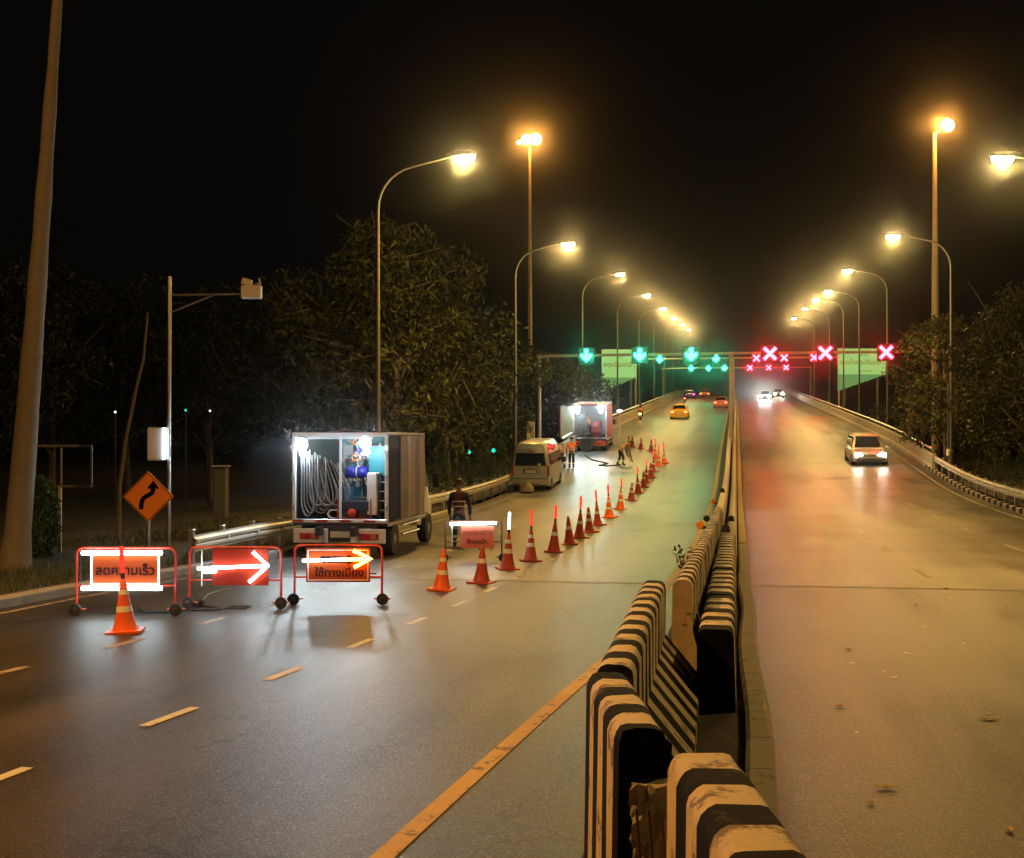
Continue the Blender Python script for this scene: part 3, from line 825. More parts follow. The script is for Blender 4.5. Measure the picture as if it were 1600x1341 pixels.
# ------------------------------------------------------------------ traffic cones
def cone_proto(bodym, bands):
    t = thing('traffic_cone', '', 'traffic cone', group='traffic cones closing the lane')
    b = MB(); b.box((0, 0, .018), (.40, .40, .035)); b.obj('base', bodym, t)
    H, r0, r1 = .66, .135, .028
    rad = lambda z: r0 + (r1 - r0) * (z / H)
    b = MB(); b.lathe([(r0 + .02, .03), (r0 + .005, .055), (rad(.2), .2), (rad(.45), .45), (r1, H), (r1 * .6, H + .012)], 20); b.obj('body', bodym, t, smooth=True)
    for z0, z1 in bands:
        b = MB(); b.lathe([(rad(z0) + .003, z0), (rad(z1) + .003, z1)], 20); b.obj('reflective_band', M_refl, t, smooth=True)
    return t
def stick(parent, m, L=.30):
    b = MB(); b.lathe([(.022, .64), (.024, .66), (.024, .72), (.02, .74)], 10); g_ = b.obj('baton_grip', M_black, parent)
    b = MB(); b.lathe([(.024, .735), (.026, .75), (.026, .73 + L), (.012, .75 + L)], 12); b.obj('light_baton', m, g_, smooth=True)
PA = cone_proto(M_orange, [(.26, .33), (.47, .53)])
PB = cone_proto(M_dcone, [(.36, .44)])
PC = cone_proto(M_dcone, [(.30, .38), (.48, .55)])
cones = [  # px, py, kind, baton, words
    (197, 988, 'A', 'r', 'bright orange cone alone in front of the slow down sign'),
    (690, 922, 'A', None, 'bright orange cone without baton starting the taper line'),
    (752, 911, 'B', None, 'dark red cone with one pale band below the works sign'),
    (793, 890, 'C', 'w', 'cone topped by a white glowing baton'),
    (829, 877, 'C', 'r', 'banded cone with thin lit red baton next after the white baton'),
    (865, 863, 'B', 'r', 'dark cone with wide lit red baton before the bare dark pair'),
    (890, 851, 'B', None, 'bare dark cone, short and narrow, after the wide red baton'),
    (905, 841, 'B', 'r', 'dark cone with tilted red baton between two bare cones'),
    (921, 832, 'C', None, 'bare banded cone below the middle of the taper line'),
    (934, 821, 'B', 'r', 'cone with red baton, fourth lit one of the taper line'),
    (952, 809, 'A', 'r', 'bright orange cone with red baton half way up the taper'),
    (969, 796, 'A', 'r', 'bright orange cone with red baton, just past half way up'),
    (986, 782, 'C', None, 'bare banded cone past the orange pair'),
    (997, 771, 'B', 'r', 'red cone with bright baton right after the bare banded one'),
    (1006, 762, 'B', None, 'small bare dark cone past the last bright baton'),
    (1009, 754, 'B', 'r', 'small cone with thin baton, first of the close cluster'),
    (1017, 747, 'B', None, 'small dark cone, second of the close cluster'),
    (1020, 737, 'B', 'r', 'small cone with thin baton, third of the close cluster'),
    (1029, 728, 'A', 'r', 'far orange cone with tall baton at the bend of the line'),
    (1038, 724, 'A', 'r', 'far orange cone closest to the open lane at the bend'),
    (1017, 705, 'B', None, 'far dark cone behind the bend of the line'),
    (1001, 702, 'B', None, 'far dark cone in the row across the closed lane'),
    (988, 699, 'B', None, 'far cone of a close pair beside the bending worker'),
    (984, 698, 'B', None, 'second far cone of the close pair beside the bending worker'),
    (955, 696, 'B', None, 'far dark cone right beside the second truck'),
    (1024, 716, 'A', 'r', 'far orange cone between the bend and the dark cones')]
first = {'A': True, 'B': True, 'C': True}
protos = {'A': PA, 'B': PB, 'C': PC}
batch = []
for px, py, kd, bt, lab in cones:
    c = protos[kd] if first[kd] else copy_tree(protos[kd])
    first[kd] = False
    batch.append((c, px, py, bt, lab))
for c, px, py, bt, lab in batch:
    x, y, z, d = road(px, py)
    c.location = (x, y, z); c.rotation_euler = (slope(y) + random.uniform(-.04, .04), random.uniform(-.06, .06), YAW + random.uniform(-.5, .5)); c['label'] = lab
    sc = 1.0 if d < 40 else 1.06
    c.scale = (sc * random.uniform(.97, 1.04), sc * random.uniform(.97, 1.04), sc * random.uniform(.95, 1.05))
    if bt == 'r': stick(c, E_baton, random.uniform(.24, .34))
    if bt == 'w': stick(c, E_wbaton, .30)

# ------------------------------------------------------------------ vehicles
def sec(y, zb, zt, wb, wm, wt, r=.08, zm=None):
    """symmetric body section, wide at zm"""
    zm = (zb + zt) * .5 if zm is None else zm
    h = [(wb, zb), (wm, zb + (zm - zb) * .5), (wm, zm), (wt, zt - r), (wt - r * .8, zt - r * .15), (wt * .5, zt)]
    return [(x, y, z) for x, z in h] + [(-x, y, z) for x, z in h[::-1]]
def body(parent, secs, m, name='body'):
    b = MB(); b.loft(secs); return b.obj(name, m, parent, smooth=True)

def car(label, cat, name, loc, rz, rx, paint, L=4.4, W=1.75, H=1.47, suv=False, head=None, tail=None, group='moving traffic', plate=True, front_glow=False):
    t = thing(name, label, cat, loc, rz, group, rx)
    w = W / 2; gz = .22 if not suv else .28; bz = .62 * H if not suv else .60 * H
    body(t, [sec(-L / 2, gz + .22, bz - .08, w * .80, w * .88, w * .80), sec(-L / 2 + .12, gz + .05, bz, w * .92, w * .98, w * .88), sec(-L * .25, gz, bz + .02, w * .95, w, w * .92),
             sec(0, gz, bz + .01, w * .95, w, w * .92), sec(L * .22, gz, bz - .02, w * .95, w, w * .90), sec(L * .42, gz + .04, bz - .14, w * .90, w * .96, w * .82), sec(L / 2, gz + .12, bz - .30, w * .74, w * .82, w * .70)], paint)
    ya, yb = (-L * .36, L * .24) if not suv else (-L * .47, L * .24)
    cb = MB(); cb.loft([sec(ya, bz - .1, bz + .02, w * .85, w * .86, w * .84, .03), sec(ya + (.55 if not suv else .22), bz - .1, H - .03, w * .86, w * .84, w * .68), sec(-.1, bz - .1, H, w * .88, w * .86, w * .70), sec(L * .06, bz - .1, H - .04, w * .88, w * .86, w * .69), sec(yb, bz - .1, bz + .0, w * .88, w * .87, w * .84, .03)])
    cbo = cb.obj('cabin', paint, t, smooth=True)
    yr = ya + (.55 if not suv else .22)
    def glass(nm, q):
        b = MB(); b.slab(q, .012); return b.obj(nm, M_glass, t)
    e = .012
    glass('rear_window', [(-w * .74, ya + .06 - e, bz + .04), (w * .74, ya + .06 - e, bz + .04), (w * .60, yr - .06 - e, H - .09), (-w * .60, yr - .06 - e, H - .09)])
    yf = L * .06
    glass('windscreen', [(w * .74, yb - .05 + e, bz + .04), (-w * .74, yb - .05 + e, bz + .04), (-w * .60, yf + .06 + e, H - .09), (w * .60, yf + .06 + e, H - .09)])
    for s in (-1, 1):
        q = [(s * (w * .855 + e), yr - .12, bz + .05), (s * (w * .855 + e), yb - .32, bz + .05), (s * (w * .725 + e), yf - .02, H - .12), (s * (w * .725 + e), yr + .05, H - .12)]
        glass('side_window', q if s > 0 else q[::-1])
        b = MB(); b.box((s * (w + .06), L * .17, bz + .06), (.16, .1, .12)); b.obj('mirror', paint, t)
        for yy in (-L * .31, L * .31): tyre_parts(t, (s * (w - .10), yy, .31 if not suv else .35), .31 if not suv else .35, .2)
        b = MB(); b.box((s * w * .66, L / 2 - .07, bz - .24), (w * .36, .1, .13), rz=-s * .25); b.obj('headlight', head or M_glass, t)
        b = MB(); b.box((s * w * .72, -L / 2 + .03, bz - .13), (w * .32, .1, .16)); b.obj('tail_light', tail or M_tail, t)
    b = MB(); b.box((0, -L / 2 + .02, gz + .18), (W * .90, .12, .2)); b.obj('rear_bumper', paint, t)
    b = MB(); b.box((0, L / 2 - .02, gz + .16), (W * .78, .1, .2)); b.box((0, L / 2 + .035, gz + .14), (W * .45, .02, .05)); b.obj('front_bumper', M_dark if suv else paint, t)
    b = MB(); b.box((0, L / 2 + .0, bz - .28), (W * .38, .06, .1)); b.box((0, L / 2 + .025, bz - .28), (.14, .03, .05)); b.obj('grille', M_chrome if suv else M_dark, t)
    b = MB(); b.box((0, -L / 2 - .03, bz - .30), (.36, .02, .12)); b.obj('number_plate', M_refl, t)
    return t
def vpos(px, py):
    x, y, z, d = road(px, py); return x, y, z, d
M_taxi = mat('taxi yellow', (.80, .48, .02), .3, var=.05, coat=.4)
M_pink = mat('pink paint', (.75, .18, .14), .3, var=.05, coat=.4)
M_redcar = mat('red paint', (.5, .05, .03), .3, var=.05, coat=.4)
M_suv = mat('beige silver paint', (.55, .45, .36), .3, .3, var=.05, coat=.5)
M_darkcar = mat('dark paint', (.03, .03, .04), .3, var=.1, coat=.5)
x, y, z, d = vpos(1061, 655)
t = car('yellow taxi driving up the flyover under the green arrows', 'taxi', 'taxi', (x, y + 2.2, z + .03), 0, slope(y), M_taxi, tail=E_tail)
b = MB(); b.box((0, .1, 1.52), (.5, .16, .12)); b.obj('roof_sign', M_refl, t)
x, y, z, d = vpos(1126, 638)
car('salmon pink car near the crest beside the median', 'car', 'car', (x, y + 2.2, z + .03), 0, slope(y), M_pink, tail=E_tail)
x, y, z, d = vpos(1101, 622)
car('small distant red car at the top of the flyover', 'car', 'car', (x, y + 2.2, z + .03), 0, slope(y), M_redcar, tail=E_tail)
x, y, z, d = vpos(1078, 623)
car('distant dark car with magenta lights at the crest', 'car', 'car', (x, y + 2.2, z + .03), 0, slope(y), M_darkcar, tail=E_magenta)
x, y, z, d = vpos(1359, 728)
suv = car('beige SUV coming down the oncoming side with headlights on', 'car', 'suv', (x, y + 2.2, z + .03), PI + .02, -slope(y), M_suv, L=4.5, W=1.85, H=1.62, suv=True, head=E_head)
x, y, z, d = vpos(1196, 625)
car('oncoming car with dazzling white headlights at the crest', 'car', 'car', (x, y + 2.2, z + .03), PI, -slope(y), M_darkcar, head=E_headw)
x, y, z, d = vpos(1216, 624)
car('second oncoming car with warm headlights at the crest', 'car', 'car', (x + .3, y + 9, zr(y + 9) + .03), PI, -slope(y + 9), M_darkcar, head=emis('warm far headlamp', (1, .8, .5), 300))

# parked van
x, y, z, d = vpos(829, 766)
M_van = mat('silver van paint', (.44, .47, .52), .35, .15, var=.08, scale=2, coat=.3)
t = thing('van', 'silver high-roof passenger van parked with its back to us', 'van', (x, y + 2.4, z), 0, 'works vehicles', slope(y + 2))
w = .84
body(t, [sec(-2.40, .36, 2.06, w * .94, w * .97, w * .74, .16, 1.1), sec(-2.34, .30, 2.18, w * .97, w, w * .80, .18, 1.1), sec(-1.9, .28, 2.26, w * .97, w, w * .82, .18, 1.1), sec(1.1, .28, 2.26, w * .97, w, w * .82, .18, 1.1), sec(1.7, .28, 2.0, w * .97, w, w * .80, .16, 1.1), sec(2.2, .32, 1.25, w * .95, w * .98, w * .82, .1, .9), sec(2.4, .38, .95, w * .85, w * .88, w * .75, .1, .7)], M_van)
b = MB(); b.slab([(-.70, -2.415, 1.22), (.70, -2.415, 1.22), (.62, -2.40, 1.78), (-.62, -2.40, 1.78)], .012); b.obj('rear_window', M_glass, t)
b = MB(); b.box((0, -2.43, .52), (1.64, .12, .22)); b.box((0, -2.42, .72), (1.6, .08, .12)); b.obj('bumper', M_van, t, smooth=True)
b = MB(); b.box((0, -2.425, .97), (.60, .03, .20)); pf = b.obj('plate_recess', M_dark, t)
b = MB(); b.box((.02, -2.444, .96), (.50, .012, .15)); b.obj('number_plate', mat('plate', (.6, .6, .55), .5, var=.2, scale=25), pf)
b = MB(); b.lathe([(.02, 0), (.055, .006), (.055, .018)], 16, (0, -2.435, 1.135), 'Y'); b.obj('badge', M_chrome, t)
b = MB(); b.box((0, -2.40, 1.86), (.30, .04, .05)); b.obj('brake_light', M_tail, t)
for s in (-1, 1):
    b = MB(); b.box((s * .80, -2.38, .98), (.10, .12, .46)); b.obj('tail_light', M_tail, t)
    for yy in (-1.55, 1.35): tyre_parts(t, (s * .74, yy, .33), .33, .2)
    q = [(s * .872, -2.0, 1.24), (s * .872, 1.2, 1.24), (s * .80, 1.2, 1.74), (s * .80, -2.0, 1.74)]
    b = MB(); b.slab(q if s > 0 else q[::-1], .012); b.obj('side_window', M_glass, t)
    b = MB(); b.box((s * .97, 1.45, 1.25), (.2, .1, .24)); b.obj('mirror', M_dark, t)
b = MB(); b.lathe([(.03, 0), (.09, .01), (.09, .05)], 14, (.40, -2.47, 1.28), 'Y'); b.obj('round_mirror', M_chrome, t)
b = MB(); b.tube([(.45, -2.45, .44), (.45, -2.5, .40), (.75, -2.5, .40)], .02, 6); b.obj('tow_step', M_refl, t)
x, y, z, d = vpos(823, 770)
sk = MB()
sk.lathe([(.16, 0), (.30, .06), (.31, .2), (.24, .33), (.12, .42), (.08, .5), (.12, .53)], 12)
sk.v = [(vx * (1 + .12 * math.sin(7 * vz + 3 * vx)) , vy * (1 + .1 * math.cos(9 * vz)), vz) for vx, vy, vz in sk.v]
so = sk.obj('sack', mat('burlap', (.32, .28, .20), .9, var=.3, scale=12, bump=.6), loc=(x, y - .1, z), smooth=True); tag(so, 'lumpy tan sack lying on the road behind the parked van', 'sack')
# warning stack on the van side: red lit bag of lights
x, y, z, d = vpos(829, 766)
vt = thing('warning_light', 'glowing red warning light hung at the van roof corner', 'warning light', (x + .80, y + .8, z + 1.88), 0)
b = MB(); b.box((0, 0, .05), (.34, .3, .26), ry=.2); b.obj('case', M_red, vt)
b = MB()
for k in range(3): b.box((-.10 + .1 * k, -.165, .06), (.05, .02, .18), ry=.2)
b.obj('lamp_strip', E_red, vt)

# ------------------------------------------------------------------ box trucks
def truck(x, y, z, label, W, Hbox, L, side_m, pitch, rz, orange=False):
    t = thing('box_truck', label, 'truck', (x, y, z), rz, 'works vehicles', pitch)
    w = W / 2; zf = .80; zt = zf + Hbox
    b = MB(); b.box((0, L / 2, zf - .06), (W, L, .10)); b.obj('load_floor', M_dark, t)
    b = MB()
    for s in (-1, 1): b.box((s * .38, L / 2 + .6, zf - .22), (.08, L + 2.0, .2))
    b.obj('chassis', M_dark, t)
    b = MB(); b.box((0, L / 2, zt + .03), (W, L, .06)); b.tube([(-.3, .1, zt + .06), (.1, .2, zt + .11), (.45, .5, zt + .08)], .02, 6); b.obj('roof', M_tarp if not orange else M_white, t)
    b = MB(); b.box((0, L - .03, (zf + zt) / 2), (W - .1, .05, Hbox - .02)); b.obj('front_wall', M_teal if not orange else M_white, t)
    for s in (-1, 1):
        P_, F_ = [], []                                   # tarpaulin with vertical folds
        n = 46
        for k in range(n + 1):
            yy = .06 + (L - .08) * k / n
            bul = .022 * math.sin(k * .31 + 1) + .006 * math.sin(k * .83 + 1)
            for zz, f in ((zf - .04, .3), (zf + Hbox * .33, 1), (zf + Hbox * .66, 1.1), (zt - .01, .3)): P_.append((s * (w + bul * f), yy, zz))
        for k in range(n):
            for j in range(3):
                a = k * 4 + j; q = (a, a + 4, a + 5, a + 1); F_.append(q if s > 0 else q[::-1])
        b = MB(); b.add(P_, F_)
        o = b.obj('side_tarp', [side_m, M_navytarp], t, smooth=True)
        me = o.data
        for pidx, pl in enumerate(me.polygons):
            pl.material_index = 1 if (pl.center.y < 1.15 and not orange) else 0
        b = MB(); b.box((s * (w - .05), L / 2, zf + Hbox * .5), (.012, L - .12, Hbox - .05)); b.obj('inner_wall', M_dark if not orange else M_white, t)
        for yy in (.04, L - .04):
            b = MB(); b.box((s * (w - .03), yy, (zf + zt) / 2), (.07, .07, Hbox + .04)); b.obj('corner_post', M_white, t)
        b = MB(); b.box((s * (w + .01), L / 2, zf - .09), (.04, L, .07)); b.obj('side_rail', M_galv, t)
        for zz in (.62, .42):
            b = MB(); b.tube([(s * (w - .02), L * .40, zz), (s * (w - .02), L * .86, zz)], .02, 6); b.obj('side_guard', M_galv, t)
        for yy, dual in ((L * .22, True), (L + .9, False)):
            tyre_parts(t, (s * (w - .20), yy, .37), .37, .34 if dual else .22)
        b = MB(); b.box((s * (w - .22), L * .22 - .42, .40), (.36, .02, .38)); b.obj('mudflap', M_black, t)
        b = MB(); b.box((s * w * .62, -.05, zf - .34), (.42, .05, .13)); hb = b.obj('tail_light', M_tail, t)
        b = MB(); b.box((s * w * .62 + .1, -.082, zf - .34), (.12, .02, .09)); b.obj('indicator', mat('amber lens', (.6, .22, .03), .3, var=.1), hb)
        b = MB(); b.box((s * w * .60, -.02, zf - .33), (w * .72, .05, .30)); b.obj('bumper_panel', M_white if not orange else M_orange, t)
    b = MB(); b.box((0, .02, zf - .02), (W, .08, .08)); b.obj('rear_sill', M_galv, t)
    b = MB(); b.box((0, .02, zt + .01), (W, .08, .08)); b.obj('rear_header', M_white if not orange else M_red, t)
    for s in (-1, 1):
        for zz in (.15, .5, .85):
            b = MB(); b.box((s * (w - .02), -.01, zf + Hbox * zz), (.06, .05, .10)); b.tube([(s * (w - .0), -.03, zf + Hbox * zz - .07), (s * (w - .0), -.03, zf + Hbox * zz + .07)], .012, 6); b.obj('hinge', M_galv, t)
    for k in range(8):
        b = MB(); b.box((-w + .13 + (W - .26) * k / 7, -.024, zf - .02), (W / 9.2, .006, .045)); b.obj('reflective_tape', M_refl if k % 2 else M_tail, t)
    b = MB(); b.box((.02, -.05, zf - .30), (.42, .012, .13)); b.obj('number_plate', mat('plate', (.6, .6, .55), .5, var=.2, scale=25), t)
    b = MB(); b.box((0, -.01, zf - .17), (W * .42, .03, .10)); b.box((0, .02, zf - .34), (W * .46, .04, .24)); b.obj('tow_plate', M_dark, t)
    # cab
    cw = w * .80
    body(t, [sec(L + .12, .5, 2.05, cw, cw, cw * .92, .1), sec(L + .5, .45, 2.12, cw, cw, cw * .92, .1), sec(L + 1.2, .45, 2.05, cw, cw, cw * .9, .12), sec(L + 1.65, .45, 1.3, cw, cw, cw * .92, .1), sec(L + 1.72, .5, 1.1, cw * .95, cw * .95, cw * .9, .1)], M_white, 'cab')
    for s in (-1, 1):
        q = [(s * (cw + .004), L + .55, 1.35), (s * (cw + .004), L + 1.35, 1.35), (s * (cw * .93), L + 1.2, 1.9), (s * (cw * .93), L + .55, 1.9)]
        b = MB(); b.slab(q if s > 0 else q[::-1], .012); b.obj('cab_window', M_glass, t)
        b = MB(); b.tube([(s * cw, L + 1.2, 1.7), (s * (cw + .22), L + 1.25, 1.72), (s * (cw + .22), L + 1.25, 1.5)], .015, 6); b.box((s * (cw + .22), L + 1.25, 1.5), (.16, .06, .34)); b.obj('cab_mirror', M_black, t)
    return t, zf, zt
def flood(parent, c, r, tilt=.0, em=None):
    b = MB(); b.lathe([(r * .4, .16), (r, .05), (r * 1.15, 0), (r * 1.15, -.02)][::-1], 16, (0, 0, 0), 'Y')
    h = b.obj('floodlight', M_dark, parent, loc=c); h.rotation_euler = (tilt, 0, 0)
    b = MB(); b.lathe([(r * .5, -.055), (r * .95, -.03), (r, -.025)], 16, (0, 0, 0), 'Y'); b.obj('lens', em or E_flood, h)
    b = MB(); b.lathe([(r * .35, -r * .75), (r * .62, -r * .35), (r * .62, 0), (r * .35, r * .3)], 12, (0, .10, -r * 1.3)); b.obj('fill_glow', E_glow, h)  # glowing ball added below the housing to light the load space
    return h
TX, TY, TZ, TD = road(531, 872)
TRZ = .02
T1, zf, zt = truck(TX, TY, TZ, 'open-backed box truck full of hoses and machines behind the arrow signs', 2.08, 1.80, 3.5, M_tarp, 0, TRZ)
w = 1.04
flood(T1, (-.80, -.10, zt - .20), .125); flood(T1, (.58, -.10, zt - .17), .12)
b = MB(); b.box((-.02, .12, zf + .9), (.05, .04, 1.78)); b.box((-.16, .10, zt - .06), (1.7, .04, .05)); b.obj('inner_post', M_white, T1)
for (c_, s_, m_, n_) in (((.30, 1.1, zf + .95), (1.2, .03, 1.7), M_teal, 'teal_panel'), ((.70, .55, zf + 1.25), (.42, .04, .62), M_teal, 'teal_panel'), ((.66, .34, zf + .55), (.22, .4, .9), M_white, 'white_cabinet')):
    b = MB(); b.box(c_, s_); b.obj(n_, m_, T1)
def tput(o): o.matrix_world = o.matrix_world; return o
TM = Matrix.Translation((TX, TY, TZ)) @ Matrix.Rotation(TRZ, 4, 'Z')
def tloc(x, y, z): return TM @ Vector((x, y, z))
# hose bundle hanging inside
h = thing('hose_bundle', 'bundle of grey corrugated hoses hanging in loops inside the open truck', 'hose', tloc(0, 0, 0), TRZ)
for k in range(13):
    x0 = -.90 + .045 * k; y0 = .18 + .05 * (k % 4); top = zf + 1.55 - .04 * (k % 3) - .02 * k
    x1 = x0 + .28 + .02 * k; low = zf + .07 + .045 * (k % 5) + .012 * k
    pts = [(x0, y0, top), (x0 + .005, y0, zf + .9)]
    for j in range(9):
        a = PI * j / 8
        pts.append(((x0 + x1) / 2 - (x1 - x0) / 2 * math.cos(a), y0, max(zf + .05, low + .32 - .32 * math.sin(a))))
    pts.append((x1 - .05, y0 + .02, zf + .75)); pts.append((x1 - .16 - .01 * k, y0 + .05, top - .1))
    b = MB(); b.tube(pts, .021, 8); b.obj('hose', M_hose, h, smooth=True)
h = thing('generator', 'black portable generator with red recoil starter on the truck floor', 'generator', tloc(.28, .32, zf), TRZ)
b = MB(); b.box((0, 0, .30), (.62, .40, .22)); b.obj('fuel_tank', mat('generator navy', (.03, .035, .07), .35, var=.2), h, smooth=True)
b = MB(); b.box((-.12, 0, .13), (.30, .34, .20)); b.box((.18, 0, .13), (.22, .3, .18)); b.obj('engine', M_dark, h)
b = MB(); b.lathe([(.03, -.05), (.085, -.03), (.10, 0), (.10, .03)], 16, (-.05, -.20, .14), 'Y'); b.obj('recoil_starter', M_red, h)
b = MB()
for sx in (-1, 1): b.tube([(sx * .36, -.2, .02), (sx * .36, -.2, .44), (sx * .36, .2, .44), (sx * .36, .2, .02)], .014, 6)
b.tube([(-.36, -.2, .03), (.36, -.2, .03)], .014, 6); b.obj('carry_frame', M_red, h)
h = thing('drum', 'blue plastic drum lying on the machine rack in the truck', 'drum', tloc(.22, .62, zf + 1.0), TRZ)
b = MB(); b.lathe([(.12, -.24), (.14, -.22), (.14, -.08), (.15, -.07), (.14, -.05), (.14, .08), (.15, .09), (.14, .11), (.14, .22), (.12, .24)], 18, (0, 0, 0), 'X'); b.obj('shell', M_blue, h, smooth=True)
b = MB(); b.lathe([(.145, -.012), (.145, .012)], 18, (0, 0, 0), 'X'); b.obj('hoop', M_white, h)
h = thing('machine_rack', 'steel pump rack with gauges, valves and pipes inside the truck', 'pump rack', tloc(.30, .78, zf), TRZ)
for sx in (-.40, .0, .40):
    b = MB(); b.box((sx, -.1, .82), (.04, .04, 1.62)); b.obj('upright', M_steel, h)
for zz in (.45, .86, 1.3):
    b = MB(); b.box((0, 0, zz), (.86, .35, .03)); b.obj('shelf', M_steel, h)
for k in range(30):
    b = MB(); xx = random.uniform(-.38, .38); zz = random.uniform(.42, 1.5)
    b.lathe([(.02, -.08), (.05, -.06), (.05, .06), (.02, .1)], 12, (xx, -.16, zz + .08), random.choice('XZ')); b.obj('valve', random.choice([M_steel, M_dark, M_chrome]), h)
for k in range(22):
    b = MB(); xx = random.uniform(-.40, .36); z0 = random.uniform(.5, 1.1)
    b.tube([(xx, -.2, z0), (xx + random.uniform(-.1, .1), -.24, z0 + .15), (xx + random.uniform(-.15, .15), -.2, z0 + .32)], .013, 6)
    b.obj('pipe', random.choice([M_steel, M_hose, M_black, M_white]), h)
b = MB(); b.box((.03, -.16, 1.46), (.24, .1, .26)); b.obj('control_box', mat('control blue', (.05, .09, .5), .4, var=.1), h)
b = MB(); b.box((-.27, -.16, 1.48), (.2, .1, .22)); b.box((-.27, -.215, 1.5), (.14, .01, .1)); b.obj('gauge_panel', M_steel, h)
h = thing('toolbox', 'blue and red toolbox stacked beside the generator in the truck', 'toolbox', tloc(.06, .42, zf + .42), TRZ)
b = MB(); b.box((0, 0, .12), (.20, .25, .3)); b.obj('case', mat('toolbox blue', (.05, .16, .36), .45, var=.1), h)
b = MB(); b.box((-.14, 0, .08), (.07, .22, .34)); b.obj('side_bin', M_red, h)
h = thing('rope', 'orange rope looped under the truck roof beside the floodlight', 'rope', tloc(.25, .08, zt - .12), TRZ)
b = MB(); b.tube([(-.1, 0, 0), (.0, .0, -.04), (.1, 0, .05), (.18, 0, .02), (.05, 0, -.08), (-.05, 0, -.02)], .012, 6); b.obj('upper_loop', M_vest, h)
b = MB(); b.tube([(.08 + .09 * math.cos(a), 0, -.36 + .07 * math.sin(a)) for a in np.linspace(0, 2 * PI, 12)[:-1]], .014, 6, closed=True); b.obj('lower_loop', M_vest, h)
h = thing('ladder_frame', 'red and white steel frame leaning at the truck opening', 'steel frame', tloc(.86, .25, zf), TRZ)
for dx, m_ in ((-.09, M_red), (.07, M_white)):
    b = MB(); b.tube([(dx, 0, 0), (dx, .02, .92)], .016, 6); b.obj('stile', m_, h)
for zz in (.2, .4, .6, .8):
    b = MB(); b.tube([(-.09, 0, zz), (.07, .02, zz)], .012, 6); b.obj('rung', M_white, h)
h = thing('cable_coil', 'pale cable coil on the truck floor beside the hoses', 'cable coil', tloc(-.18, .16, zf + .12), TRZ)
for k in range(3):
    b = MB(); b.tube([(.14 * math.cos(a) + .01 * k, .02 * k, .09 * math.sin(a)) for a in np.linspace(0, 2 * PI, 14)[:-1]], .009, 6, closed=True); b.obj('turn', M_white, h)

# second truck
x2, y2, z2, d2 = road(921, 705)
T2, zf2, zt2 = truck(x2, y2, z2, 'orange box truck with open doors and two dazzling floodlights', 2.1, 2.0, 3.6, M_orange, slope(y2 + 2), 0, True)
flood(T2, (-.70, -.12, zt2 - .16), .16, .0, E_flood2); flood(T2, (.72, -.12, zt2 - .14), .16, .0, E_flood2)
b = MB(); b.box((-1.38, -.18, zf2 + .98), (.68, .05, 1.95), rz=.25); b.obj('rear_door', mat('pale door', (.50, .62, .50), .5, var=.08, scale=2), T2)
b = MB(); b.box((-1.74, .15, zf2 + .98), (.2, .05, 1.9), rz=.8); b.obj('rear_door', M_orange, T2)
M2 = Matrix.Translation((x2, y2, z2)) @ Matrix.Rotation(slope(y2 + 2), 4, 'X')
h = thing('drum', 'dark red drum standing in the second truck', 'drum', M2 @ Vector((.35, .7, zf2)))
b = MB(); b.lathe([(.33, 0), (.34, .02), (.34, .3), (.355, .32), (.34, .34), (.34, .62), (.355, .64), (.34, .66), (.34, .95), (.33, .97)], 20); b.obj('shell', mat('maroon drum', (.25, .03, .04), .4, var=.2), h, smooth=True)
b = MB(); b.lathe([(.345, .975), (.345, .99)], 20); b.obj('lid', M_steel, h)
h = thing('hose_bundle', 'grey hoses hanging inside the second truck', 'hose', M2 @ Vector((-.6, .4, zf2)))
for k in range(7):
    b = MB(); b.tube([(.1 * k - .3, .05 * (k % 3), 1.5), (.1 * k - .3, .05 * (k % 3), .4), (.1 * k - .22, .05 * (k % 3), .1), (.1 * k - .14, .05 * (k % 3), .5), (.1 * k - .16, .05 * (k % 3), 1.4)], .026, 8); b.obj('hose', M_hose, h)
h = thing('wheel_reel', 'big black hose reel leaning at the rear of the second truck', 'hose reel', M2 @ Vector((-.15, -.35, .42)))
b = MB(); b.lathe([(.30, -.05), (.42, -.06), (.42, .06), (.30, .05)], 22, (0, 0, 0), 'Y'); b.obj('rim', M_black, h)
b = MB()
for k in range(12): b.tube([(.36 * math.cos(a), -.09 + .004 * k, .36 * math.sin(a)) for a in np.linspace(0, 2 * PI, 20)[:-1]], .012, 5, closed=True) if k < 2 else None
b.obj('hose_turn', M_hose, h)
P_ = []
for px, py in ((914, 712), (924, 719), (936, 722), (950, 725), (942, 727), (936, 728), (948, 729), (970, 727)):
    xx, yy, zz, dd = road(px, py); P_.append((xx, yy, zz + .03))
b = MB(); b.tube(P_, .035, 6); tag(b.obj('hose', M_black), 'black hose snaking over the road to the bending worker', 'hose')

